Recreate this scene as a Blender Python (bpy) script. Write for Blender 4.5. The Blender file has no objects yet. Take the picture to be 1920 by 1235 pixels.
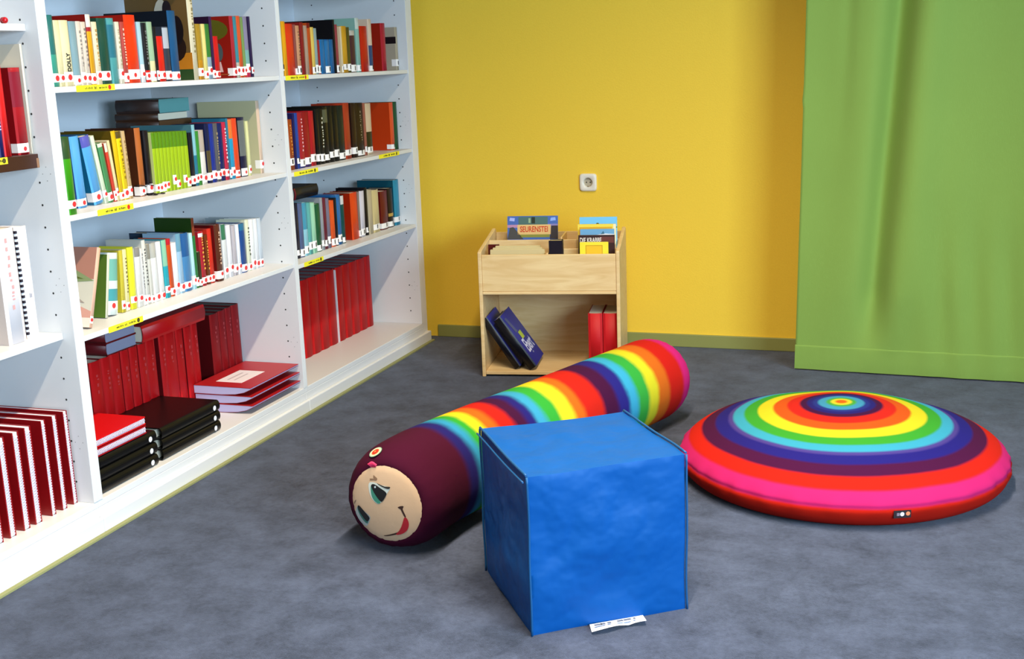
import bpy, bmesh, math, random
from mathutils import Matrix, Vector, noise
R = math.radians
sc = bpy.context.scene
COL = sc.collection
random.seed(7)

# ---------------------------------------------------------------- helpers
def lin(h, k=1.0):
    c = [int(h[i:i+2], 16)/255 for i in (0, 2, 4)]
    return tuple(k*(x/12.92 if x <= .04045 else ((x+.055)/1.055)**2.4) for x in c) + (1,)

MATS = {}
def mat(hexc, rough=.5, key='', bump=0, bscale=60, metal=0, spec=.5, var=0, sheen=0, k=1.0):
    kk = (hexc, rough, key, bump, bscale, metal, spec, var, sheen, k)
    if kk in MATS: return MATS[kk]
    m = bpy.data.materials.new((key or 'paint') + '_' + hexc); m.use_nodes = True
    nt = m.node_tree; b = nt.nodes['Principled BSDF']
    b.inputs['Base Color'].default_value = lin(hexc, k)
    b.inputs['Roughness'].default_value = rough
    b.inputs['Metallic'].default_value = metal
    b.inputs['Specular IOR Level'].default_value = spec
    if sheen: b.inputs['Sheen Weight'].default_value = sheen
    if bump or var:
        tc = nt.nodes.new('ShaderNodeTexCoord'); n = nt.nodes.new('ShaderNodeTexNoise')
        n.inputs['Scale'].default_value = bscale; n.inputs['Detail'].default_value = 4
        nt.links.new(tc.outputs['Object'], n.inputs['Vector'])
        if bump:
            bp = nt.nodes.new('ShaderNodeBump'); bp.inputs['Strength'].default_value = bump
            bp.inputs['Distance'].default_value = .004
            nt.links.new(n.outputs['Fac'], bp.inputs['Height']); nt.links.new(bp.outputs['Normal'], b.inputs['Normal'])
        if var:
            mx = nt.nodes.new('ShaderNodeMix'); mx.data_type = 'RGBA'
            c = lin(hexc, k)
            mx.inputs['A'].default_value = tuple(x*(1-var) for x in c[:3]) + (1,)
            mx.inputs['B'].default_value = tuple(min(1, x*(1+var)) for x in c[:3]) + (1,)
            nt.links.new(n.outputs['Fac'], mx.inputs['Factor']); nt.links.new(mx.outputs['Result'], b.inputs['Base Color'])
    MATS[kk] = m
    return m

class MB:
    def __init__(s): s.v = []; s.f = []; s.fm = []; s.mats = []; s.smooth = []
    def mi(s, m):
        if m not in s.mats: s.mats.append(m)
        return s.mats.index(m)
    def face(s, idx, m, sm=False): s.f.append(tuple(idx)); s.fm.append(s.mi(m)); s.smooth.append(sm)
    def add(s, pts): n = len(s.v); s.v += [tuple(p) for p in pts]; return n
    def box(s, a, b, m, M=None):
        x0, y0, z0 = a; x1, y1, z1 = b
        P = [Vector(p) for p in ((x0,y0,z0),(x1,y0,z0),(x1,y1,z0),(x0,y1,z0),(x0,y0,z1),(x1,y0,z1),(x1,y1,z1),(x0,y1,z1))]
        if M: P = [M @ p for p in P]
        n = s.add(P)
        for q in ((0,3,2,1),(4,5,6,7),(0,1,5,4),(1,2,6,5),(2,3,7,6),(3,0,4,7)): s.face([n+i for i in q], m)
    def poly(s, pts, m): n = s.add(pts); s.face(range(n, n+len(pts)), m)
    def prism(s, pts, ext, m, M=None):            # pts: list of Vector in a plane, ext: Vector
        P = [Vector(p) for p in pts]; Q = [p + Vector(ext) for p in P]
        if M: P = [M @ p for p in P]; Q = [M @ p for p in Q]
        n = s.add(P); k = len(P); s.add(Q)
        s.face([n+i for i in range(k)][::-1], m); s.face([n+k+i for i in range(k)], m)
        for i in range(k): s.face((n+i, n+(i+1) % k, n+k+(i+1) % k, n+k+i), m)
    def tube(s, path, r, m, seg=8, closed=False):
        P = [Vector(p) for p in path]; k = len(P); n0 = len(s.v)
        for i, p in enumerate(P):
            t = (P[(i+1) % k] - P[i-1]) if closed else (P[min(i+1, k-1)] - P[max(i-1, 0)])
            t.normalize()
            a = t.orthogonal().normalized() if i == 0 else (a - t*a.dot(t)).normalized()
            b = t.cross(a)
            s.add([p + r*(math.cos(2*math.pi*j/seg)*a + math.sin(2*math.pi*j/seg)*b) for j in range(seg)])
        for i in range(k if closed else k-1):
            i2 = (i+1) % k
            for j in range(seg):
                s.face((n0+i*seg+j, n0+i*seg+(j+1) % seg, n0+i2*seg+(j+1) % seg, n0+i2*seg+j), m, True)
        if not closed:
            s.face([n0+j for j in range(seg)][::-1], m); s.face([n0+(k-1)*seg+j for j in range(seg)], m)
    def disc(s, c, u, v, r, m, n=14):
        c = Vector(c); u = Vector(u); v = Vector(v)
        s.poly([c + r*(math.cos(2*math.pi*i/n)*u + math.sin(2*math.pi*i/n)*v) for i in range(n)], m)
    def build(s, name, parent=None, M=None, bevel=0, label=None, fix=True):
        me = bpy.data.meshes.new(name); me.from_pydata(s.v, [], s.f)
        for m in s.mats: me.materials.append(m)
        me.polygons.foreach_set('material_index', s.fm); me.polygons.foreach_set('use_smooth', s.smooth)
        if fix:
            bm = bmesh.new(); bm.from_mesh(me); bmesh.ops.recalc_face_normals(bm, faces=bm.faces); bm.to_mesh(me); bm.free()
        me.update()
        o = bpy.data.objects.new(name, me); COL.objects.link(o)
        if parent: o.parent = parent
        if M is not None: o.matrix_local = M
        if bevel:
            b = o.modifiers.new('bevel', 'BEVEL'); b.width = bevel; b.segments = 2; b.limit_method = 'ANGLE'; b.angle_limit = R(50)
        if label: o['label'] = label
        return o

def tag(o, label, cat, group=None):
    o['label'] = label; o['category'] = cat
    if group: o['group'] = group
    return o
def empty(name, M):
    o = bpy.data.objects.new(name, None); COL.objects.link(o); o.matrix_world = M; o.empty_display_size = .05
    return o
def structure(o): o['kind'] = 'structure'; return o
def T(x, y, z): return Matrix.Translation((x, y, z))
def RX(a): return Matrix.Rotation(R(a), 4, 'X')
def RZ(a): return Matrix.Rotation(R(a), 4, 'Z')
def text_mb(body, size, m, M, ext=.0002, xs=1.0, bold=0):
    """lettering turned into mesh, in the local XY plane, centred; M places it"""
    cu = bpy.data.curves.new('lettering', 'FONT'); cu.body = body; cu.size = size; cu.extrude = ext; cu.offset = bold
    cu.align_x = 'CENTER'; cu.align_y = 'CENTER'; cu.resolution_u = 3
    o = bpy.data.objects.new('lettering', cu); COL.objects.link(o)
    dg = bpy.context.evaluated_depsgraph_get(); dg.update()
    me = bpy.data.meshes.new_from_object(o.evaluated_get(dg))
    mb = MB()
    S = Matrix.Diagonal((xs, 1, 1, 1))
    mb.add([M @ S @ v.co for v in me.vertices])
    for p in me.polygons: mb.face(p.vertices, m)
    bpy.data.objects.remove(o); bpy.data.curves.remove(cu); bpy.data.meshes.remove(me)
    return mb

def band_stops(bands, total, soft, k):
    """(colour, end, softness) bands -> colour ramp stops"""
    st = []; p0 = 0
    for i, bd in enumerate(bands):
        c, e = bd[0], bd[1]; w = (bd[2] if len(bd) > 2 else soft)
        w0 = min(w, (e-p0)*.42); a = p0 + (w0 if i else 0); z = e - (w0 if i < len(bands)-1 else 0)
        st += [(a/total, lin(c, k)), (z/total, lin(c, k))]; p0 = e
    return st
def ramp_mat(name, attr, stops, rough=.85, noise_amt=.01, nscale=12, bump=.25):
    m = bpy.data.materials.new(name); m.use_nodes = True; nt = m.node_tree; b = nt.nodes['Principled BSDF']
    at = nt.nodes.new('ShaderNodeAttribute'); at.attribute_name = attr
    tc = nt.nodes.new('ShaderNodeTexCoord'); nz = nt.nodes.new('ShaderNodeTexNoise'); nz.inputs['Scale'].default_value = nscale
    nz.inputs['Detail'].default_value = 5
    nt.links.new(tc.outputs['Object'], nz.inputs['Vector'])
    sub = nt.nodes.new('ShaderNodeMath'); sub.operation = 'SUBTRACT'; sub.inputs[1].default_value = .5
    mul = nt.nodes.new('ShaderNodeMath'); mul.operation = 'MULTIPLY_ADD'; mul.inputs[1].default_value = noise_amt
    nt.links.new(nz.outputs['Fac'], sub.inputs[0]); nt.links.new(sub.outputs[0], mul.inputs[0]); nt.links.new(at.outputs['Fac'], mul.inputs[2])
    def ramp(st):
        cr = nt.nodes.new('ShaderNodeValToRGB'); nt.links.new(mul.outputs[0], cr.inputs['Fac']); el = cr.color_ramp.elements
        while len(el) < len(st): el.new(.5)
        for i, (p, c) in enumerate(st): el[i].position = p; el[i].color = c
        return cr
    if len(stops) <= 32: outc = ramp(stops).outputs['Color']
    else:
        h = len(stops)//2; h -= h % 2
        r1, r2_ = ramp(stops[:h+1]), ramp(stops[h:])
        gt = nt.nodes.new('ShaderNodeMath'); gt.operation = 'GREATER_THAN'; gt.inputs[1].default_value = stops[h][0]; nt.links.new(mul.outputs[0], gt.inputs[0])
        mx = nt.nodes.new('ShaderNodeMix'); mx.data_type = 'RGBA'; nt.links.new(gt.outputs[0], mx.inputs['Factor'])
        nt.links.new(r1.outputs['Color'], mx.inputs['A']); nt.links.new(r2_.outputs['Color'], mx.inputs['B']); outc = mx.outputs['Result']
    nt.links.new(outc, b.inputs['Base Color'])
    b.inputs['Roughness'].default_value = rough; b.inputs['Specular IOR Level'].default_value = .12
    n2 = nt.nodes.new('ShaderNodeTexNoise'); n2.inputs['Scale'].default_value = 9; n2.inputs['Detail'].default_value = 6
    nt.links.new(tc.outputs['Object'], n2.inputs['Vector'])
    bp = nt.nodes.new('ShaderNodeBump'); bp.inputs['Strength'].default_value = bump; bp.inputs['Distance'].default_value = .02
    nt.links.new(n2.outputs['Fac'], bp.inputs['Height']); nt.links.new(bp.outputs['Normal'], b.inputs['Normal'])
    return m

# ---------------------------------------------------------------- camera
cam = bpy.data.cameras.new('camera'); co = bpy.data.objects.new('camera', cam); COL.objects.link(co)
F_PX, PITCH, YAW, ROLL, CX, CY = (2247.51323, 0.22222, -0.33883, -0.03681, 2.40272, -5.53663)
fw = Vector((math.sin(YAW)*math.cos(PITCH), math.cos(YAW)*math.cos(PITCH), -math.sin(PITCH)))
rt = Vector((math.cos(YAW), -math.sin(YAW), 0)); up = rt.cross(fw)
r2 = math.cos(ROLL)*rt + math.sin(ROLL)*up; u2 = -math.sin(ROLL)*rt + math.cos(ROLL)*up
co.matrix_world = Matrix(((r2.x, u2.x, -fw.x, CX), (r2.y, u2.y, -fw.y, CY), (r2.z, u2.z, -fw.z, 1.4), (0, 0, 0, 1)))
cam.sensor_width = 36; cam.sensor_fit = 'HORIZONTAL'; cam.lens = F_PX/1920*36; cam.clip_start = .05
sc.camera = co

# ---------------------------------------------------------------- room shell
XL, XR, YB, YF, ZC = -.64, 5.4, .0986, -8.2, 3.5
def carpet_mat():
    m = bpy.data.materials.new('carpet'); m.use_nodes = True; nt = m.node_tree; b = nt.nodes['Principled BSDF']
    tc = nt.nodes.new('ShaderNodeTexCoord')
    a = nt.nodes.new('ShaderNodeTexNoise'); a.inputs['Scale'].default_value = 6.5; a.inputs['Detail'].default_value = 9; a.inputs['Roughness'].default_value = .72
    f = nt.nodes.new('ShaderNodeTexNoise'); f.inputs['Scale'].default_value = 420; f.inputs['Detail'].default_value = 3
    g = nt.nodes.new('ShaderNodeTexNoise'); g.inputs['Scale'].default_value = 70; g.inputs['Detail'].default_value = 6; g.inputs['Roughness'].default_value = .8
    for n in (a, f, g): nt.links.new(tc.outputs['Object'], n.inputs['Vector'])
    ad = nt.nodes.new('ShaderNodeMath'); ad.operation = 'MULTIPLY_ADD'; ad.inputs[1].default_value = .55
    nt.links.new(g.outputs['Fac'], ad.inputs[0]); nt.links.new(a.outputs['Fac'], ad.inputs[2])
    r = nt.nodes.new('ShaderNodeValToRGB'); e = r.color_ramp.elements
    e[0].position = .56; e[0].color = lin('1b2236'); e[1].position = .94; e[1].color = lin('48526c')
    nt.links.new(ad.outputs[0], r.inputs['Fac']); nt.links.new(r.outputs['Color'], b.inputs['Base Color'])
    b.inputs['Roughness'].default_value = .95; b.inputs['Specular IOR Level'].default_value = .1; b.inputs['Sheen Weight'].default_value = .2
    bp = nt.nodes.new('ShaderNodeBump'); bp.inputs['Strength'].default_value = .5; bp.inputs['Distance'].default_value = .006
    nt.links.new(f.outputs['Fac'], bp.inputs['Height']); nt.links.new(bp.outputs['Normal'], b.inputs['Normal'])
    return m
YELLOW = mat('fcd042', .6, 'yellow_wall', bump=.12, bscale=140, var=.05, spec=.3)
DARKWALL = mat('4e483c', .8, 'plaster_wall')  # unseen walls, colour darkened so less light bounces back
def shell(name, a, b, m):
    mb = MB(); mb.box(a, b, m); return structure(mb.build(name))
shell('floor', (XL-.1, YF-.1, -.1), (XR+.1, YB+.1, 0), carpet_mat())
shell('ceiling', (XL-.1, YF-.1, ZC), (XR+.1, YB+.1, ZC+.1), mat('605c50', .85, 'ceiling_tile'))  # out of view, darkened as well to lower the bounced light
shell('wall_back', (XL, YB, 0), (XR, YB+.1, ZC), YELLOW)
shell('wall_left', (XL-.1, YF, 0), (XL, YB+.1, ZC), DARKWALL)
shell('wall_front', (XL, YF-.1, 0), (XR, YF, ZC), DARKWALL)
WY0, WY1, WZ0, WZ1 = -8.0, -3.4, .95, 2.7
mb = MB()
for a, b in (((XR, YF, 0), (XR+.1, YB+.1, WZ0)), ((XR, YF, WZ1), (XR+.1, YB+.1, ZC)), ((XR, YF, WZ0), (XR+.1, WY0, WZ1)), ((XR, WY1, WZ0), (XR+.1, YB+.1, WZ1))):
    mb.box(a, b, DARKWALL)
structure(mb.build('wall_right'))
mb = MB(); FR = mat('f2f2ee', .4, 'window_frame')
for a, b in (((XR+.02, WY0, WZ0), (XR+.08, WY1, WZ0+.06)), ((XR+.02, WY0, WZ1-.06), (XR+.08, WY1, WZ1))): mb.box(a, b, FR)
for i in range(5):
    y = WY0 + (WY1-WY0-.06)*i/4; mb.box((XR+.02, y, WZ0), (XR+.08, y+.06, WZ1), FR)
structure(mb.build('window_1'))
mb = MB(); mb.box((.012, YB-.012, 0), (XR, YB, .0633), mat('8f9150', .5, 'baseboard')); structure(mb.build('baseboard_back', bevel=.003))
# olive edging strip of the carpet along the shelves
mb = MB(); mb.box((.0135, -4.0, 0.0), (.03, .0, .006), mat('8f9160', .7, 'edging')); structure(mb.build('trim_1'))

# ---------------------------------------------------------------- bookcase
WHITE = mat('dedede', .42, 'white_laminate', spec=.4)
YLAB = mat('f6ea30', .45, 'yellow_label'); INK = mat('5a5410', .7, 'label_ink'); REDDOT = mat('d02a22', .5, 'dot'); DARKDOT = mat('4a4420', .5, 'dot')
HOLE = mat('2a2826', .9, 'pin_hole')
BACKM = mat('dfe6ee', .6, 'back_panel')
SX0 = -.60
def strokes(mb, y0, y1, z0, z1, x, m, step=.006):
    """a row of small unreadable marks on a plane facing +x"""
    y = y0
    while y < y1 - .002:
        w = step*(.5 + .45*random.random()); hh = (z1-z0)*(.6 + .4*random.random())
        mb.poly([(x, y, z0), (x, min(y+w, y1), z0), (x, min(y+w, y1), z0+hh), (x, y, z0+hh)], m)
        y += step
def bookcase(y0, y1, tl, tr, shelves, label, labels, filler=0, brown=None, rec=.004):
    """y0..y1 clear width; tl, tr side panel thickness; everything one unit"""
    ym = (y0+y1)/2
    root = empty('bookcase', T(0, ym, 0)); tag(root, label, 'bookcase', None)
    I = T(0, -ym, 0)
    def fin(mb, name, bev=.0012, par=root): return mb.build(name, par, I if par is root else None, bevel=bev)
    for side, a, b in (('l', y0-tl, y0), ('r', y1, y1+tr)):
        mb = MB(); mb.box((SX0, a, .105), (0, b, 2.3), WHITE); yy = b+.0006 if side == 'l' else a-.0006
        for xx in (-.058, -.50):
            for k in range(30): mb.disc((xx, yy, .171+.066*k), (1, 0, 0), (0, 0, 1), .0034, HOLE, 8)
        if side == 'r':
            for zc in (.30, .79, 1.12):
                for dx, dz in ((0, .02), (0, -.02), (.014, 0), (-.014, 0)): mb.disc((-.03+dx, yy, zc+dz), (1, 0, 0), (0, 0, 1), .0013, HOLE, 6)
        fin(mb, 'side_panel')
    mb = MB(); mb.box((SX0-.008, y0-tl, .0), (SX0, y1+tr, 2.3), BACKM); fin(mb, 'back_panel')
    mb = MB(); mb.box((SX0, y0-tl, .083), (-.002, y1+tr, .105), WHITE); mb.box((-.02, y0-tl, .052), (-.002, y1+tr, .083), WHITE); fin(mb, 'bottom_shelf', .002)
    mb = MB(); mb.box((-.03, y0-tl, 0), (.012, y1+tr+filler, .052), WHITE); fin(mb, 'plinth', .004)
    for i, z in enumerate(shelves):
        mb = MB()
        bw = brown is not None and i == brown
        mb.box((SX0, y0+.001, z-(.04 if bw else .0195 if rec > .01 else .0168)), (-rec, y1-(.012 if bw else .001), z), mat('3a1c12', .4, 'brown_board') if bw else WHITE)
        if bw: mb.box((-rec-.03, y1-.022, z-.040), (-rec+.001, y1-.0115, z-.012), mat('8a6448', .5, 'board_end'))
        s = fin(mb, 'shelf', .0015)
        if bw: s['label'] = 'dark brown shelf board'
        for (a, b, dot) in labels.get(i, ()):
            lb = MB(); dx_ = .004-rec; zt, zb = z+.0012, z-.0175
            lb.prism([(-.0038+dx_, p_, q_) for p_, q_ in ((a, zb), (a, zt-.002), (a+.004, zt), (b, zt), (b, zb), (a+.004, zb))], (.0006, 0, 0), YLAB)
            x = -.0029+dx_; w = b-a
            strokes(lb, a+.22*w, a+.42*w, z-.011, z-.004, x, INK); strokes(lb, a+.46*w, a+.53*w, z-.012, z-.003, x, INK, .004)
            strokes(lb, a+.58*w, a+.79*w, z-.011, z-.004, x, INK)
            lb.disc((x, a+.86*w, z-.008), (0, 1, 0), (0, 0, 1), .0075, REDDOT if dot == 'r' else DARKDOT, 12)
            lo = lb.build('shelf_label', s, fix=False)
    if filler:
        mb = MB(); mb.box((-.02, y1+tr, .052), (-.008, y1+tr+filler, 2.3), WHITE); fin(mb, 'filler_strip')
    return root
bookcase(-3.9, -2.662, .021, .021, (.644, 1.18, 1.545, 1.9), 'white open bookcase bay cut off by the left picture edge', {1: [(-2.90, -2.80, 'k')]}, brown=1, rec=.042)
bookcase(-2.6204, -1.3207, .0205, .0145, (.625, .991, 1.366, 1.742), 'middle white bookcase bay, widest in view, red volumes and black binders below',
         {0: [(-2.50, -2.323, 'k')], 1: [(-2.49, -2.311, 'r')], 2: [(-2.523, -2.341, 'r')]})
bookcase(-1.2916, -.0867, .0145, .031, (.614, .986, 1.364, 1.74), 'right white bookcase bay ending at the yellow wall',
         {0: [(-1.238, -1.07, 'k')], 1: [(-1.265, -1.062, 'k'), (-.468, -.24, 'k')], 2: [(-1.275, -1.087, 'r')]}, filler=.0557)

# ---------------------------------------------------------------- books
PAGES = mat('e4dcc6', .9, 'paper', k=.95); PAGEW = mat('eceaf0', .9, 'paper')
LABW = mat('f4eeea', .5, 'sticker'); DOTR = mat('cf2b2f', .5, 'sticker_dot'); DOTK = mat('1c1a1c', .5, 'sticker_dot')
def spine_curve(t, b):
    return [(-b*(1-math.sin(math.pi*k/6)) if 0 else b*math.sin(math.pi*k/6) - b, t*k/6) for k in range(7)]
def make_book(M, t, h, d, spine, bands=(), cover=None, lbl=None, title=None, txt=None, art=None, hard=0, strap=0, name='book', pages=None, lblz=.010, lblh=.032, rough=.38, tr=(.30, .88)):
    """local frame: spine faces +x at x = 0, thickness along y, height along z"""
    cover = cover or spine
    root = empty(name, M)
    bt = min(.0026 if hard else .0012, t*.2); bul = min(.006, t*.16)
    ms = mat(spine, rough, 'cover', spec=.3, k=.84); mc = mat(cover, rough, 'cover', spec=.3, k=.84)
    bd = [(0., 1., ms)] if not bands else []
    if bands:
        cuts = sorted({0., 1., *[b[0] for b in bands], *[b[1] for b in bands]})
        for a, b in zip(cuts[:-1], cuts[1:]):
            mm = ms
            for lo, hi, c in bands:
                if lo - 1e-6 <= a and b <= hi + 1e-6: mm = mat(c, rough, 'cover', spec=.3, k=.84)
            bd.append((a, b, mm))
    sp = spine_curve(t, bul)
    mb = MB()
    outer = [(-d, 0.)] + sp + [(-d, t)]
    inner = [(-d, bt)] + [(min(x, 0)-bt, min(max(y, bt), t-bt)) for x, y in sp] + [(-d, t-bt)]
    for a, b, mm in bd:
        n = len(outer); o0 = mb.add([(x, y, a*h) for x, y in outer]); o1 = mb.add([(x, y, b*h) for x, y in outer])
        i0 = mb.add([(x, y, a*h) for x, y in inner]); i1 = mb.add([(x, y, b*h) for x, y in inner])
        for k in range(n-1):
            q = mc if k in (0, n-2) else mm
            mb.face((o0+k, o0+k+1, o1+k+1, o1+k), q, 1 < k < n-3)
            mb.face((i0+k+1, i0+k, i1+k, i1+k+1), q)
            if a == 0: mb.face((o0+k+1, o0+k, i0+k, i0+k+1), q)
            if b == 1: mb.face((o1+k, o1+k+1, i1+k+1, i1+k), q)
        for k in (0, n-1): mb.face((o0+k, o1+k, i1+k, i0+k), mc)
    mb.build('cover', root, fix=False)
    ov = .003 if hard else .0008
    mb = MB(); mb.box((-d+ov, bt*1.02, ov*.9), (-bul-bt*1.3, t-bt*1.02, h-ov), pages or PAGES); mb.build('page_block', root)
    def onspine(y): return bul*math.sin(math.pi*y/t) - bul
    rl = random.Random(int(h*1e6)+int(t*1e7)+int(d*1e5))
    if lbl and t > .009 and rl.random() < (.92 if lbl == 'r' else .8):
        lblz = .003 + .018*rl.random()**1.5; lblh = .022 + .011*rl.random()
        mb = MB(); z0, z1 = lblz, lblz+lblh
        a = mb.add([(x+.0005, y, z0) for x, y in sp]); b = mb.add([(x+.0005, y, z1) for x, y in sp])
        for k in range(6): mb.face((a+k, a+k+1, b+k+1, b+k), LABW)
        if t > .016 and rl.random() < .6:              # sticker wraps round to the front board
            w = .022; a = mb.add([(-bul+.0005, -.0004, z0), (-bul-w, -.0004, z0), (-bul-w, -.0004, z1), (-bul+.0005, -.0004, z1)]); mb.face((a, a+3, a+2, a+1), LABW)
        rr = min(.0062+.0032*rl.random(), t*.34); yc = t*(.42+.2*rl.random())
        dm = DOTR if lbl == 'r' else DOTK
        if lbl == 'r': mb.disc((.0011, yc, z0+(.4+.2*rl.random())*lblh), (0, 1, 0), (0, 0, 1), rr, dm, 12)
        else:
            x = .0011; mb.poly([(x, yc-rr*.45, z0+.006), (x, yc+rr*.45, z0+.006), (x, yc+rr*.55, z0+.022), (x, yc, z0+.026), (x, yc-rr*.55, z0+.022)], dm)
        mb.build('spine_label', root, fix=False)
    if title:
        mb = MB(); tm = mat(title, .6, 'title_ink')
        rnd = random.Random(int(h*1e5)+int(t*1e6)); z = h*tr[0]
        while z < h*tr[1]:
            L = h*(.02 + .05*rnd.random()); y = t*(.38+.1*rnd.random()); w = min(.009, t*.3)
            mb.poly([(onspine(y)+.0009, y, z), (onspine(y)+.0009, y+w, z), (onspine(y)+.0009, y+w, z+L*.6), (onspine(y)+.0009, y, z+L*.6)], tm)
            z += L*1.25
        mb.build('title', root, fix=False)
    if txt:
        Mt = Matrix(((0, 0, 1, .0012), (0, -1, 0, 0), (1, 0, 0, 0), (0, 0, 0, 1)))
        Mt = Matrix(((0, 0, 1, .001), (0, 1, 0, t*.55), (0, 0, 0, h*.42), (0, 0, 0, 1)))
        Mt = Matrix(((0, 0, 1, .001), (0, -1, 0, 0), (1, 0, 0, 0), (0, 0, 0, 1)))
        # lettering runs up the spine: text x -> +z, text y -> -y, facing +x
        Mt = Matrix(((0, 0, 1, .0008), (0, -1, 0, t*.5), (1, 0, 0, h*.36), (0, 0, 0, 1)))
        text_mb(txt, t*.52, mat('1a1612', .6, 'title_ink'), Mt, xs=.82, bold=.0005).build('title', root, fix=False)
    if art: cover_art(root, art, d, h)
    if strap:
        mb = MB(); mb.tube([(-.02, -.002, h*.16), (-.004, -.0028, h*.17), (.004, t*.5, h*.15), (-.003, t+.002, h*.13)], .0016, mat('1a1012', .8, 'strap'), 6)
        mb.tube([(.003, t*.4, .006), (.016, t*.5, .0025), (.034, t*.9, .0022), (.03, t*1.5, .0022), (.012, t*1.6, .0022)], .0018, mat('1a1012', .8, 'strap'), 6)
        mb.build('elastic_strap', root, fix=False)
    return root
def cover_art(root, kind, d, h):
    """printed shapes on the board that faces -y"""
    mb = MB(); y = -.0006
    def P(pts, c): 
        nonlocal y
        mb.poly([(-d*u, y, h*v) for u, v in pts], mat(c, .4, 'print')); y -= .0003
    def E(u, v, ru, rv, c): P([(u+ru*math.cos(a*math.pi/9), v+rv*math.sin(a*math.pi/9)) for a in range(18)], c)
    if kind == 'brown':
        P([(0, .0), (1, .0), (1, .12), (0, .12)], '2f4a24'); P([(0, .12), (1, .12), (1, .3), (0, .3)], 'c87a1e')
        E(.28, .36, .2, .16, '2a1812'); E(.2, .55, .1, .16, '1c1214'); E(.42, .6, .14, .3, 'd8c8b0'); E(.5, .42, .1, .1, '6a3a24'); E(.33, .78, .07, .1, '241418')
    elif kind == 'olive':
        E(.42, .78, .36, .17, '5e5a12'); E(.3, .42, .1, .15, '4a5656'); E(.5, .3, .12, .08, '6a1a10'); P([(.22, .1), (.34, .1), (.3, .26), (.26, .27)], 'e0b8b0'); P([(.1, .05), (.6, .05), (.6, .07), (.1, .07)], '9a4a20')
    elif kind == 'band':
        P([(0, .62), (1, .62), (1, .78), (0, .78)], '141014')
    elif kind == 'salmon':
        P([(0, 0), (1, 0), (1, .6), (0, .6)], 'd8d4c4'); P([(0, .2), (.5, .38), (1, .2), (1, .3), (.5, .06), (0, .06)], 'd8a090')
        P([(0, .58), (.25, .56), (.6, .66), (1, .6), (1, .78), (.7, .82), (.3, .72)], '8a9a6c'); P([(.15, .6), (.5, .6), (.85, .62), (.5, .7)], '5c6a2a'); P([(.1, .3), (.45, .52), (.8, .5), (.4, .34)], 'a89a90')
        P([(.0, .0), (.4, .0), (.4, .12), (.0, .12)], 'e8e0d4'); P([(.2, .05), (.3, .05), (.3, .08), (.2, .08)], '6a6a66')
    mb.build('cover_picture', root, fix=False)

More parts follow.
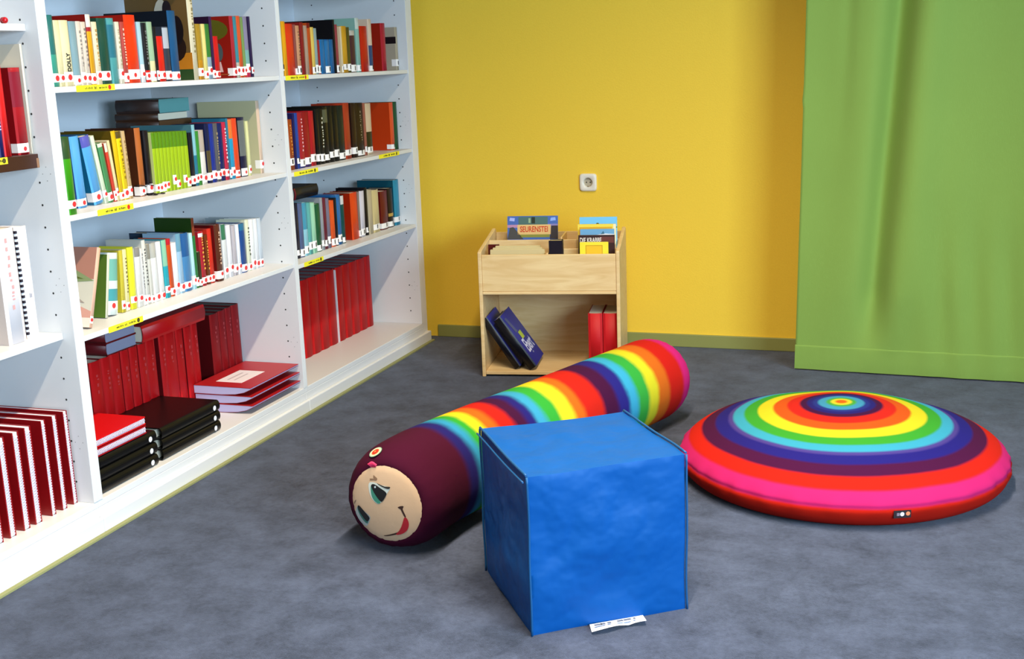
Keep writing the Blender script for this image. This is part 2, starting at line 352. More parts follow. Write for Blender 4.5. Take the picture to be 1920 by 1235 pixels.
BOOKS=[
('teal thin hardback at left end, top shelf, middle bay', 'books on the top shelf of the middle bay', -0.05, -2.561, 1.366, 0.0297, 0.2064, 0.136, 0, '3f9b86', [[0.45, 1, '2b6f6c']], '3f9b86', 'r', '', '', '', 1, 0),
('plain cream paperback, right of teal one, top shelf, middle bay', 'books on the top shelf of the middle bay', -0.05, -2.5305, 1.366, 0.0254, 0.1917, 0.127, 0, 'e6d9a8', [], 'e6d9a8', 'r', '', '', '', 1, 0),
('cream book with bold black lettering, right of cream one, top shelf, middle bay', 'books on the top shelf of the middle bay', -0.05, -2.5042, 1.366, 0.0404, 0.1923, 0.127, 0, 'e9dcae', [], 'e9dcae', 'r', '', 'DOLLY', '', 1, 0),
('faded blue-grey paperback, right of black-lettered cream one, top shelf, middle bay', 'books on the top shelf of the middle bay', -0.05, -2.463, 1.366, 0.0313, 0.1898, 0.125, 0, '7d9ca6', [[0, 0.14, 'ddd6c6']], '7d9ca6', 'r', '', '', '', 1, 0),
('worn white paperback, right of blue-grey one, top shelf, middle bay', 'books on the top shelf of the middle bay', -0.05, -2.4309, 1.366, 0.0217, 0.1902, 0.126, 0, 'dccdbd', [], 'dccdbd', 'r', '8a8078', '', '', 1, 0),
('speckled beige paperback, right of white one, top shelf, middle bay', 'books on the top shelf of the middle bay', -0.05, -2.4083, 1.366, 0.022, 0.189, 0.125, 0, 'd8c8b6', [], 'd8c8b6', 'r', '7a6f68', '', '', 1, 0),
('tall red book with orange-white spine, right of beige one, top shelf, middle bay', 'books on the top shelf of the middle bay', -0.05, -2.383, 1.366, 0.0223, 0.2115, 0.24, 0, 'e8a51a', [[0.82, 1, 'e8ddd0'], [0.76, 0.82, 'a8242a']], '8c1512', 'r', '', '', '', 1, 0),
('thin cream book with ragged spine, right of orange-spined one, top shelf, middle bay', 'books on the top shelf of the middle bay', -0.05, -2.3573, 1.366, 0.0252, 0.1898, 0.125, 0, 'ead9b4', [], 'ead9b4', 'r', 'b08a50', '', '', 1, 0),
('wide dark green hardback, right of ragged cream one, top shelf, middle bay', 'books on the top shelf of the middle bay', -0.05, -2.3287, 1.366, 0.0443, 0.2017, 0.133, 0, '1f4a3a', [], '1f4a3a', 'r', '', '', '', 1, 0),
('teal book with pale left edge, right of dark green one, top shelf, middle bay', 'books on the top shelf of the middle bay', -0.05, -2.2809, 1.366, 0.0344, 0.2024, 0.134, 0, '4f9a9a', [[0.4, 0.9, '2f7384']], '4f9a9a', 'r', '', '', '', 1, 0),
('flecked white paperback, right of light teal one, top shelf, middle bay', 'books on the top shelf of the middle bay', -0.05, -2.243, 1.366, 0.0212, 0.1916, 0.126, 0, 'e4d8c0', [], 'e4d8c0', 'r', 'a09070', '', '', 1, 0),
('dark red book with pink stripes, right of flecked white one, top shelf, middle bay', 'books on the top shelf of the middle bay', -0.05, -2.2183, 1.366, 0.0214, 0.1919, 0.127, 0, 'b5473f', [], 'b5473f', 'r', 'f0c0a8', '', '', 1, 0),
('big scarlet hardback with pink label, right of pink-striped one, top shelf, middle bay', 'books on the top shelf of the middle bay', -0.05, -2.1932, 1.366, 0.0588, 0.2143, 0.25, 0, 'f03a12', [], 'a51a10', 'r', '', '', '', 1, 0),
('thin ice blue paperback, right of scarlet one, top shelf, middle bay', 'books on the top shelf of the middle bay', -0.05, -2.1308, 1.366, 0.0224, 0.1933, 0.128, 0, 'a9cbd6', [[0, 0.3, 'e4e8ea']], 'a9cbd6', 'r', '', '', '', 1, 0),
('black paperback with red foot, right of ice blue one, top shelf, middle bay', 'books on the top shelf of the middle bay', -0.05, -2.1047, 1.366, 0.0256, 0.1903, 0.126, 0, '1c1c20', [[0, 0.2, 'd21d18']], '1c1c20', 'r', '6a6a6a', '', '', 1, 0),
('pale green paperback fading to yellow, right of black-and-red one, top shelf, middle bay', 'books on the top shelf of the middle bay', -0.05, -2.0753, 1.366, 0.029, 0.1942, 0.128, 0, '9fbd9a', [[0, 0.35, 'e6dca4']], '9fbd9a', 'r', '', '', '', 1, 0),
('slim black paperback, right of pale green one, top shelf, middle bay', 'books on the top shelf of the middle bay', -0.05, -2.0456, 1.366, 0.0142, 0.1791, 0.12, 0, '1a1718', [], '1a1718', 'r', '', '', '', 0, 0),
('short bright red book, right of slim black one, top shelf, middle bay', 'books on the top shelf of the middle bay', -0.05, -2.0305, 1.366, 0.0388, 0.1482, 0.12, 0, 'e22418', [], '8e1512', 'r', '', '', '', 1, 0),
('charcoal book with white spine streak, right of short red one, top shelf, middle bay', 'books on the top shelf of the middle bay', -0.05, -1.9909, 1.366, 0.0333, 0.1799, 0.12, 0, '383c48', [[0.6, 0.98, 'b9bcc2']], '383c48', 'r', '', '', '', 1, 0),
('tallest navy blue hardback with dark cover, right of charcoal one, top shelf, middle bay', 'books on the top shelf of the middle bay', -0.05, -1.9537, 1.366, 0.0466, 0.2331, 0.26, 0, '1f5480', [], '0f1622', 'r', '', '', '', 1, 0),
('very tall cream patterned book, right of tall blue one, top shelf, middle bay', 'books on the top shelf of the middle bay', -0.05, -1.8317, 1.366, 0.0358, 0.3111, 0.26, 0, 'e3d6b4', [], '7a5a30', 'r', '8a7a50', '', 'brown', 1, 0),
('olive gold paperback, right of patterned cream one, top shelf, middle bay', 'books on the top shelf of the middle bay', -0.05, -1.7918, 1.366, 0.0296, 0.1913, 0.126, 0, 'b08a2a', [[0, 0.35, 'c88a1e']], 'b08a2a', 'r', '', '', '', 1, 0),
('pale yellow thin paperback, right of olive gold one, top shelf, middle bay', 'books on the top shelf of the middle bay', -0.05, -1.758, 1.366, 0.0232, 0.1918, 0.127, 0, 'ecdc86', [], 'ecdc86', 'r', '', '', '', 1, 0),
('green book with pale blue foot, right of pale yellow one, top shelf, middle bay', 'books on the top shelf of the middle bay', -0.05, -1.7341, 1.366, 0.0269, 0.1921, 0.127, 0, '3c7c34', [[0, 0.4, '8fa4b8']], '3c7c34', 'r', '', '', '', 1, 0),
('tall purple hardback, right of green-and-blue one, top shelf, middle bay', 'books on the top shelf of the middle bay', -0.05, -1.7064, 1.366, 0.0167, 0.2183, 0.25, 0, '3c1b48', [], '2a1230', 'r', '', '', '', 0, 0),
('small red paperback, right of purple one, top shelf, middle bay', 'books on the top shelf of the middle bay', -0.05, -1.6889, 1.366, 0.0345, 0.1499, 0.12, 0, 'd21a1c', [], 'd21a1c', 'r', '', '', '', 1, 0),
('crimson book with olive circle on cover, right of small red one, top shelf, middle bay', 'books on the top shelf of the middle bay', -0.05, -1.5702, 1.366, 0.0251, 0.223, 0.2, 0, 'b32a36', [], '9e1c10', 'r', '', '', 'olive', 1, 0),
('slim teal-spined comic album, right of picture-covered crimson one, top shelf, middle bay', 'books on the top shelf of the middle bay', -0.05, -1.5443, 1.366, 0.0217, 0.2216, 0.146, 0, '3f8a98', [[0, 0.25, 'c0b8a8']], '3f8a98', 'r', '', '', '', 1, 0),
('slim orange comic album, right of teal-spined one, top shelf, middle bay', 'books on the top shelf of the middle bay', -0.05, -1.5218, 1.366, 0.0257, 0.224, 0.148, 0, 'dd5a2c', [], 'dd5a2c', 'r', '', '', '', 1, 0),
('slim leaf green comic album, right of orange one, top shelf, middle bay', 'books on the top shelf of the middle bay', -0.05, -1.4954, 1.366, 0.0183, 0.2205, 0.146, 0, '7c9a58', [[0, 0.15, 'd83a2a']], '7c9a58', 'r', '', '', '', 0, 0),
('lavender comic album with pink foot, right of leaf green one, top shelf, middle bay', 'books on the top shelf of the middle bay', -0.05, -1.4763, 1.366, 0.03, 0.223, 0.147, 0, '8d84a0', [[0, 0.2, 'c8264a'], [0.2, 0.45, '7fb0a8']], '8d84a0', 'r', '', '', '', 1, 0),
('slim dark violet comic album, right of lavender one, top shelf, middle bay', 'books on the top shelf of the middle bay', -0.05, -1.4416, 1.366, 0.0148, 0.2235, 0.148, 0, '32234a', [], '32234a', 'r', '', '', '', 0, 0),
('mustard yellow paperback at left end, top shelf, right bay', 'books on the top shelf of the right bay', -0.042, -1.2285, 1.364, 0.0247, 0.211, 0.139, 0, 'cfa61e', [], 'cfa61e', 'k', '', '', '', 1, 0),
('amber yellow paperback, right of mustard one, top shelf, right bay', 'books on the top shelf of the right bay', -0.042, -1.203, 1.364, 0.0293, 0.2115, 0.14, 0, 'f0a81c', [], 'f0a81c', 'k', '', '', '', 1, 0),
('thick red-orange paperback, right of amber one, top shelf, right bay', 'books on the top shelf of the right bay', -0.042, -1.1729, 1.364, 0.0605, 0.2019, 0.133, 0, 'e83a1a', [], 'a8280e', 'k', '', '', '', 1, 0),
('slim grey-red paperback, right of red-orange one, top shelf, right bay', 'books on the top shelf of the right bay', -0.042, -1.1116, 1.364, 0.017, 0.2003, 0.132, 0, '93504a', [], '93504a', 'k', '', '', '', 0, 0),
('peach paperback with dark flecks, right of grey-red one, top shelf, right bay', 'books on the top shelf of the right bay', -0.042, -1.0938, 1.364, 0.0351, 0.1965, 0.13, 0, 'd89a72', [], 'd89a72', 'k', '6a4a3a', '', '', 1, 0),
('slim dark red hardback, right of peach one, top shelf, right bay', 'books on the top shelf of the right bay', -0.042, -1.0534, 1.364, 0.0265, 0.2096, 0.138, 0, '8f2020', [], '8f2020', 'k', '', '', '', 1, 0),
('putty-coloured paperback, right of dark red one, top shelf, right bay', 'books on the top shelf of the right bay', -0.042, -1.0215, 1.364, 0.0268, 0.1974, 0.13, 0, 'b89a84', [], 'b89a84', 'k', '', '', '', 1, 0),
('rust-red paperback, right of putty one, top shelf, right bay', 'books on the top shelf of the right bay', -0.042, -0.9939, 1.364, 0.0271, 0.2084, 0.138, 0, 'c8501c', [[0.9, 1, '7a1210']], 'c8501c', 'k', '', '', '', 1, 0),
('lemon yellow paperback, right of rust one, top shelf, right bay', 'books on the top shelf of the right bay', -0.042, -0.966, 1.364, 0.0274, 0.1916, 0.126, 0, 'eac860', [], 'eac860', 'k', '', '', '', 1, 0),
('slim grey-blue paperback, right of lemon one, top shelf, right bay', 'books on the top shelf of the right bay', -0.042, -0.9378, 1.364, 0.0229, 0.1876, 0.124, 0, '93a8a8', [], '93a8a8', 'k', '', '', '', 1, 0),
('thin short maroon booklet, right of grey-blue one, top shelf, right bay', 'books on the top shelf of the right bay', -0.042, -0.9141, 1.364, 0.0183, 0.14, 0.12, 0, 'a0222a', [], 'a0222a', 'k', '', '', '', 0, 0),
('short blue pocket book, left of three, right of thin maroon one, top shelf, right bay', 'books on the top shelf of the right bay', -0.042, -0.8902, 1.364, 0.0428, 0.1423, 0.12, 0, '1f6ea8', [], '1f6ea8', 'k', '', '', '', 1, 0),
('short blue pocket book between two, right of short blue one, top shelf, right bay', 'books on the top shelf of the right bay', -0.042, -0.8466, 1.364, 0.0435, 0.1424, 0.12, 0, '1a5f98', [[0, 0.95, '2473ac']], '1a5f98', 'k', '', '', '', 1, 0),
('blue pocket book, right of three, right of middle short blue one, top shelf, right bay', 'books on the top shelf of the right bay', -0.042, -0.8023, 1.364, 0.0341, 0.1425, 0.12, 0, '1b6199', [], '1b6199', 'k', '', '', '', 1, 0),
('tall black hardback reaching far back, right of third short blue one, top shelf, right bay', 'books on the top shelf of the right bay', -0.042, -0.7673, 1.364, 0.0194, 0.225, 0.27, 0, '14121a', [], '101016', 'k', '', '', '', 0, 0),
('slim plum-red paperback, right of black one, top shelf, right bay', 'books on the top shelf of the right bay', -0.042, -0.7472, 1.364, 0.0246, 0.2053, 0.136, 0, '9c4048', [], '9c4048', 'k', '', '', '', 1, 0),
('very thin cream booklet, right of plum-red one, top shelf, right bay', 'books on the top shelf of the right bay', -0.042, -0.7013, 1.364, 0.0147, 0.1969, 0.13, 0, 'e8d2a8', [], 'e8d2a8', 'k', '', '', '', 0, 0),
('gold-spined hardback, right of thin cream one, top shelf, right bay', 'books on the top shelf of the right bay', -0.042, -0.6858, 1.364, 0.0514, 0.1995, 0.132, 0, 'd8a02a', [], 'd8a02a', 'k', '', '', '', 1, 0),
('slim dark olive book, right of gold one, top shelf, right bay', 'books on the top shelf of the right bay', -0.042, -0.6336, 1.364, 0.0256, 0.1955, 0.129, 0, '57501e', [], '57501e', 'k', '', '', '', 1, 0),
('dark aubergine paperback with white head, right of olive one, top shelf, right bay', 'books on the top shelf of the right bay', -0.042, -0.6072, 1.364, 0.0528, 0.1821, 0.12, 0, '4a2430', [[0.88, 1, 'c8c0b4']], '4a2430', 'k', '', '', '', 1, 0),
('tall thin sea green book, right of aubergine one, top shelf, right bay', 'books on the top shelf of the right bay', -0.042, -0.5427, 1.364, 0.0375, 0.2359, 0.156, 0, '8fbcae', [[0.8, 1, 'cdd6cc']], '8fbcae', 'k', '', '', '', 1, 0),
('bright red paperback, right of sea green one, top shelf, right bay', 'books on the top shelf of the right bay', -0.042, -0.499, 1.364, 0.0717, 0.202, 0.133, 0, 'cc1c10', [], 'cc1c10', 'k', '', '', '', 1, 0),
('tall cream book with blue foot, right of bright red one, top shelf, right bay', 'books on the top shelf of the right bay', -0.042, -0.4151, 1.364, 0.0392, 0.2336, 0.154, 0, 'e2c8b0', [[0.05, 0.5, '2f4c78']], 'e2c8b0', 'k', '', '', '', 1, 0),
('crimson hardback with broad red cover, right of cream-and-blue one, top shelf, right bay', 'books on the top shelf of the right bay', -0.042, -0.2818, 1.364, 0.053, 0.2179, 0.2, 0, 'b81838', [], 'a01e0e', 'k', '', '', '', 1, 0),
('light grey book with black band, right of crimson one, top shelf, right bay', 'books on the top shelf of the right bay', -0.042, -0.1238, 1.364, 0.0305, 0.2014, 0.2, 0, 'b8ab92', [], 'b8ab94', 'k', '', '', 'band', 1, 0),
('two-tone green book pulled to shelf edge at left end, second shelf, middle bay', 'books on the second shelf of the middle bay', -0.012, -2.6033, 0.991, 0.0379, 0.2297, 0.152, 0, '3f9a16', [[0.72, 1, '2f4c28']], '3f9a16', 'r', '', '', '', 1, 0),
('sky blue book, right of two-tone green one, second shelf, middle bay', 'books on the second shelf of the middle bay', -0.1, -2.4485, 0.991, 0.0428, 0.2219, 0.146, 2, '5aa6e0', [], '2a4a98', 'r', '', '', '', 1, 0),
('leaning blue book with dark blue cover, right of sky blue one, second shelf, middle bay', 'books on the second shelf of the middle bay', -0.1, -2.371, 0.991, 0.0445, 0.2196, 0.145, 9.5, '58a8e2', [[0.84, 1, '5a5ab0']], '17688f', 'r', '', '', '', 1, 0),
('leaning mint white paperback, right of leaning blue one, second shelf, middle bay', 'books on the second shelf of the middle bay', -0.1, -2.3203, 0.991, 0.0182, 0.2195, 0.145, 10.5, 'd6e4c4', [], 'd6e4c4', 'r', '', '', '', 0, 0),
('leaning green book with white head, right of mint white one, second shelf, middle bay', 'books on the second shelf of the middle bay', -0.1, -2.2985, 0.991, 0.0239, 0.1922, 0.127, 9, '4c9058', [[0.94, 1, 'e8e0c4']], '4c9058', 'r', '', '', '', 1, 0),
('slim leaning red book with white head, right of white-topped green one, second shelf, middle bay', 'books on the second shelf of the middle bay', -0.1, -2.2711, 0.991, 0.0131, 0.1914, 0.126, 8, 'd8402c', [[0.85, 1, 'e8e0c4']], 'd8402c', 'r', '', '', '', 0, 0),
('slim leaning cream paperback, right of white-topped red one, second shelf, middle bay', 'books on the second shelf of the middle bay', -0.1, -2.2572, 0.991, 0.0132, 0.1983, 0.131, 7, 'e4cf9c', [], 'e4cf9c', 'r', '', '', '', 0, 0),
('tall golden yellow book with dark cover, right of leaning cream one, second shelf, middle bay', 'books on the second shelf of the middle bay', -0.1, -2.2404, 0.991, 0.0218, 0.2259, 0.2, 4, 'e0b410', [], '6a5210', 'r', '', '', '', 1, 0),
('tall sunny yellow book, right of golden yellow one, second shelf, middle bay', 'books on the second shelf of the middle bay', -0.1, -2.2179, 0.991, 0.0249, 0.2223, 0.147, 3.5, 'f6d214', [[0.9, 1, '5c4a1e']], 'f6d214', 'r', '8a6a10', '', '', 1, 0),
('mottled tan paperback, right of sunny yellow one, second shelf, middle bay', 'books on the second shelf of the middle bay', -0.1, -2.1922, 0.991, 0.0194, 0.2222, 0.147, 3, 'c8a878', [], 'c8a878', 'r', '8a6a40', '', '', 0, 0),
('copper brown hardback with dark strap, right of mottled tan one, second shelf, middle bay', 'books on the second shelf of the middle bay', -0.1, -2.1312, 0.991, 0.0319, 0.2272, 0.2, 0, 'b5632e', [], '4a2412', 'r', '', '', '', 1, 1),
('near-black hardback with hanging strap, right of copper brown one, second shelf, middle bay', 'books on the second shelf of the middle bay', -0.1, -2.0865, 0.991, 0.0295, 0.2155, 0.2, 0, '1c1518', [], '1a1418', 'r', '', '', '', 1, 1),
('lime green reader, first from left of ten alike, second shelf, middle bay', 'books on the second shelf of the middle bay', -0.1, -2.0439, 0.991, 0.0195, 0.2058, 0.136, 0, 'a8c41c', [[0.74, 1, '5a8a12']], 'd8dc8c', 'r', '', '', '', 0, 0),
('lime green reader, second from left of ten alike, second shelf, middle bay', 'books on the second shelf of the middle bay', -0.1, -2.0236, 0.991, 0.0197, 0.2051, 0.135, 0, 'a8c41c', [[0.74, 1, '5a8a12']], '7fa010', 'r', '', '', '', 0, 0),
('lime green reader, third from left of ten alike, second shelf, middle bay', 'books on the second shelf of the middle bay', -0.1, -2.003, 0.991, 0.0199, 0.2045, 0.135, 0, 'a8c41c', [[0.74, 1, '5a8a12']], '7fa010', 'r', '', '', '', 0, 0),
('lime green reader, fourth from left of ten alike, second shelf, middle bay', 'books on the second shelf of the middle bay', -0.1, -1.9823, 0.991, 0.0201, 0.2038, 0.134, 0, 'a8c41c', [[0.74, 1, '5a8a12']], '7fa010', 'r', '', '', '', 1, 0),
('lime green reader, fifth from left of ten alike, second shelf, middle bay', 'books on the second shelf of the middle bay', -0.1, -1.9614, 0.991, 0.0203, 0.2031, 0.134, 0, 'a8c41c', [[0.74, 1, '5a8a12']], '7fa010', 'r', '', '', '', 1, 0),
('lime green reader, sixth from left of ten alike, second shelf, middle bay', 'books on the second shelf of the middle bay', -0.1, -1.9403, 0.991, 0.0205, 0.2024, 0.134, 0, 'a8c41c', [[0.74, 1, '5a8a12']], '7fa010', 'r', '', '', '', 1, 0),
('lime green reader, seventh from left of ten alike, second shelf, middle bay', 'books on the second shelf of the middle bay', -0.1, -1.919, 0.991, 0.0207, 0.2017, 0.133, 0, 'a8c41c', [[0.74, 1, '5a8a12']], '7fa010', 'r', '', '', '', 1, 0),
('lime green reader, eighth from left of ten alike, second shelf, middle bay', 'books on the second shelf of the middle bay', -0.1, -1.8975, 0.991, 0.0209, 0.201, 0.133, 0, 'a8c41c', [[0.74, 1, '5a8a12']], '7fa010', 'r', '', '', '', 1, 0),
('lime green reader, ninth from left of ten alike, second shelf, middle bay', 'books on the second shelf of the middle bay', -0.1, -1.8758, 0.991, 0.0211, 0.2002, 0.132, 0, 'a8c41c', [[0.74, 1, '5a8a12']], '7fa010', 'r', '', '', '', 1, 0),
('lime green reader, tenth from left of ten alike, second shelf, middle bay', 'books on the second shelf of the middle bay', -0.1, -1.8539, 0.991, 0.0213, 0.1995, 0.132, 0, 'a8c41c', [[0.74, 1, '5a8a12']], '7fa010', 'r', '', '', '', 1, 0),
('black paperback, right of last lime green one, second shelf, middle bay', 'books on the second shelf of the middle bay', -0.1, -1.8251, 0.991, 0.0229, 0.1907, 0.126, 0, '15141c', [], '15141c', 'r', '', '', '', 1, 0),
('tall pale teal album, right of black one, second shelf, middle bay', 'books on the second shelf of the middle bay', -0.1, -1.8013, 0.991, 0.0197, 0.2176, 0.26, 0, '86bcc8', [[0, 0.5, '2a7890']], '4c7c84', 'r', '', '', '', 0, 0),
('bright green paperback, right of pale teal one, second shelf, middle bay', 'books on the second shelf of the middle bay', -0.1, -1.7808, 0.991, 0.0199, 0.1935, 0.128, 0, '3a8a34', [], '3a8a34', 'r', '', '', '', 0, 0),
('white book with brown left edge, right of bright green one, second shelf, middle bay', 'books on the second shelf of the middle bay', -0.1, -1.7601, 0.991, 0.0342, 0.1955, 0.129, 0, 'eee4da', [[0.6, 1, 'b8a89a']], 'eee4da', 'r', '', '', '', 1, 0),
('navy book with gold figure, right of white-and-brown one, second shelf, middle bay', 'books on the second shelf of the middle bay', -0.1, -1.718, 0.991, 0.0276, 0.216, 0.143, 0, '161c44', [[0.1, 0.55, '55482c']], '161c44', 'r', '', '', '', 1, 0),
('royal blue book, right of gold-figured navy one, second shelf, middle bay', 'books on the second shelf of the middle bay', -0.1, -1.6896, 0.991, 0.028, 0.2143, 0.141, 0, '1f318c', [], '1f318c', 'r', '', '', '', 1, 0),
('grey-brown patterned book, right of royal blue one, second shelf, middle bay', 'books on the second shelf of the middle bay', -0.1, -1.6609, 0.991, 0.0283, 0.2144, 0.142, 0, '5c5a5c', [], '5c5a5c', 'r', 'a08a6a', '', '', 1, 0),
('deep navy book, right of grey-brown one, second shelf, middle bay', 'books on the second shelf of the middle bay', -0.1, -1.6318, 0.991, 0.0287, 0.2127, 0.14, 0, '18225c', [], '18225c', 'r', '', '', '', 1, 0),
('carmine book with white title, right of deep navy one, second shelf, middle bay', 'books on the second shelf of the middle bay', -0.1, -1.6023, 0.991, 0.0253, 0.2149, 0.142, 0, 'c82a46', [], 'c82a46', 'r', 'f0d0d8', '', '', 1, 0),
('slim tall petrol hardback, right of carmine one, second shelf, middle bay', 'books on the second shelf of the middle bay', -0.1, -1.5762, 0.991, 0.0142, 0.2275, 0.15, 0, '2d7894', [], '2d7894', 'r', '', '', '', 0, 0),
('cyan book with orange head, right of petrol one, second shelf, middle bay', 'books on the second shelf of the middle bay', -0.1, -1.5612, 0.991, 0.0295, 0.2222, 0.147, 0, '27a0c8', [[0.68, 1, 'ee7a34']], '27a0c8', 'r', '', '', '', 1, 0),
('vermilion hardback, right of cyan one, second shelf, middle bay', 'books on the second shelf of the middle bay', -0.1, -1.5309, 0.991, 0.0337, 0.2244, 0.148, 0, 'ea4a20', [], 'ea4a20', 'r', '', '', '', 1, 0),
('thick dark navy book with grey figures, right of vermilion one, second shelf, middle bay', 'books on the second shelf of the middle bay', -0.1, -1.4886, 0.991, 0.0462, 0.2256, 0.24, 0, '1d1c3c', [[0.35, 0.95, '6e7270']], '14141c', 'r', '', '', '', 1, 0),
('slim primrose yellow book, right of grey-figured navy one, second shelf, middle bay', 'books on the second shelf of the middle bay', -0.1, -1.4377, 0.991, 0.0191, 0.2093, 0.138, 0, 'e8e4a4', [], 'e8e4a4', 'r', '', '', '', 0, 0),
('tall cream album with broad pale cover, right of primrose one, second shelf, middle bay', 'books on the second shelf of the middle bay', -0.1, -1.3492, 0.991, 0.0239, 0.2824, 0.27, 0, 'e0c0a4', [], 'd2caa0', 'r', '', '', '', 1, 0),
('rust-brown paperback at left end, second shelf, right bay', 'books on the second shelf of the right bay', -0.064, -1.1834, 0.986, 0.0481, 0.2041, 0.135, 0, 'a4481c', [], 'a4481c', 'k', 'd88a3a', '', '', 1, 0),
('slim dark navy book, right of rust-brown one, second shelf, right bay', 'books on the second shelf of the right bay', -0.064, -1.1345, 0.986, 0.0172, 0.2258, 0.149, 0, '1c1a54', [], '1c1a54', 'k', '', '', '', 0, 0),
('cobalt blue book, right of dark navy one, second shelf, right bay', 'books on the second shelf of the right bay', -0.064, -1.1164, 0.986, 0.0264, 0.2268, 0.15, 0, '27469c', [], '27469c', 'k', '', '', '', 1, 0),
('dark red book with pink lettering, right of cobalt one, second shelf, right bay', 'books on the second shelf of the right bay', -0.064, -1.0892, 0.986, 0.0452, 0.227, 0.15, 0, 'a8222c', [[0, 0.14, '2a2a78']], 'a8222c', 'k', 'f0b0b8', '', '', 1, 0),
('wine red hardback, right of pink-lettered red one, second shelf, right bay', 'books on the second shelf of the right bay', -0.064, -1.0432, 0.986, 0.0507, 0.2266, 0.15, 0, '96181c', [[0, 0.12, '3a2260']], '96181c', 'k', '', '', '', 1, 0),
('cherry red hardback, right of wine red one, second shelf, right bay', 'books on the second shelf of the right bay', -0.064, -0.9916, 0.986, 0.0421, 0.2285, 0.151, 0, 'b81a24', [], 'b81a24', 'k', '', '', '', 1, 0),
('black hardback beside the cherry red one, right of cherry one, second shelf, right bay', 'books on the second shelf of the right bay', -0.064, -0.9391, 0.986, 0.0331, 0.2328, 0.154, 0, '131013', [], '131013', 'k', '', '', '', 1, 0),
('black hardback with white flecks, second shelf, right bay', 'books on the second shelf of the right bay', -0.064, -0.9052, 0.986, 0.0385, 0.2332, 0.154, 0, '17150f', [], '17150f', 'k', 'd8d4c0', '', '', 1, 0),
('black hardback with cream head mark, right of white-flecked black one, second shelf, right bay', 'books on the second shelf of the right bay', -0.064, -0.8659, 0.986, 0.0441, 0.2401, 0.158, 0, '16140f', [[0.72, 0.95, '5c5c44']], '16140f', 'k', '', '', '', 1, 0),
('glossy black hardback, right of cream-headed black one, second shelf, right bay', 'books on the second shelf of the right bay', -0.064, -0.821, 0.986, 0.0448, 0.2402, 0.159, 0, '121110', [], '121110', 'k', '', '', '', 1, 0),
('matt black hardback, right of glossy black one, second shelf, right bay', 'books on the second shelf of the right bay', -0.064, -0.7754, 0.986, 0.0455, 0.238, 0.157, 0, '0d0f0f', [], '0d0f0f', 'k', '', '', '', 1, 0),
('green-black hardback, right of matt black one, second shelf, right bay', 'books on the second shelf of the right bay', -0.064, -0.7291, 0.986, 0.0569, 0.2378, 0.26, 0, '0e1f1e', [], '0a1010', 'k', '', '', '', 1, 0),
('brick red book with low white label, right of green-black one, second shelf, right bay', 'books on the second shelf of the right bay', -0.064, -0.6714, 0.986, 0.058, 0.2467, 0.163, 0, 'b23a22', [], 'b23a22', 'k', '', '', '', 1, 0),
('chocolate brown hardback, right of brick red one, second shelf, right bay', 'books on the second shelf of the right bay', -0.064, -0.5963, 0.986, 0.0485, 0.2435, 0.161, 0, '2c1812', [], '2c1812', 'k', '', '', '', 1, 0),
('dark brown hardback with pale swirls, right of chocolate one, second shelf, right bay', 'books on the second shelf of the right bay', -0.064, -0.547, 0.986, 0.0719, 0.2408, 0.159, 0, '26160e', [], '26160e', 'k', '8a7a60', '', '', 1, 0),
('slim rose-brown hardback, right of swirl-marked brown one, second shelf, right bay', 'books on the second shelf of the right bay', -0.064, -0.4743, 0.986, 0.0219, 0.2386, 0.157, 0, 'a4604c', [], 'a4604c', 'k', '', '', '', 1, 0),
('cream hardback with dark lower half, right of rose-brown one, second shelf, right bay', 'books on the second shelf of the right bay', -0.064, -0.4516, 0.986, 0.0626, 0.2342, 0.155, 0, 'dcc2a0', [[0.1, 0.45, '1f2414']], 'dcc2a0', 'k', '', '', '', 1, 0),
('orange hardback with broad orange cover, right of cream-topped black one, second shelf, right bay', 'books on the second shelf of the right bay', -0.064, -0.1837, 0.986, 0.043, 0.2274, 0.22, 0, 'e8562a', [], 'c83a0a', 'k', '', '', '', 1, 0),
('bottle green hardback, right of orange one, second shelf, right bay', 'books on the second shelf of the right bay', -0.064, -0.1399, 0.986, 0.0436, 0.228, 0.15, 0, '17502c', [], '17502c', 'k', '', '', '', 1, 0),
('leaning salmon pink album at left end, third shelf, middle bay', 'books on the third shelf of the middle bay', -0.05, -2.5305, 0.625, 0.0172, 0.2532, 0.26, -19, 'eab89e', [], 'c48a78', 'r', '', '', 'salmon', 1, 0),
('leaning olive green album, right of salmon one, third shelf, middle bay', 'books on the third shelf of the middle bay', -0.1, -2.3839, 0.625, 0.0128, 0.2054, 0.2, -12, 'dcd8c0', [], '5a7a2c', 'r', '', '', '', 0, 0),
('thick white and teal paperback, right of olive green one, third shelf, middle bay', 'books on the third shelf of the middle bay', -0.1, -2.3648, 0.625, 0.0491, 0.2026, 0.134, -9, 'e2ece8', [[0.55, 0.9, '78b8a8'], [0.2, 0.42, '4a9ea4']], 'e2ece8', 'r', '', '', '', 1, 0),
('ochre yellow paperback, right of teal-and-white one, third shelf, middle bay', 'books on the third shelf of the middle bay', -0.1, -2.2951, 0.625, 0.0191, 0.2052, 0.135, -4, 'c8b83a', [], 'c8b83a', 'r', '', '', '', 0, 0),
('buff paperback with black title, right of ochre one, third shelf, middle bay', 'books on the third shelf of the middle bay', -0.1, -2.2723, 0.625, 0.0193, 0.2054, 0.136, -3, 'e8dca0', [], 'e8dca0', 'r', '6a5a3a', '', '', 0, 0),
('canary yellow paperback, right of buff one, third shelf, middle bay', 'books on the third shelf of the middle bay', -0.1, -2.2435, 0.625, 0.0313, 0.2072, 0.137, -2.5, 'eeea32', [], 'eeea32', 'r', '', '', '', 1, 0),
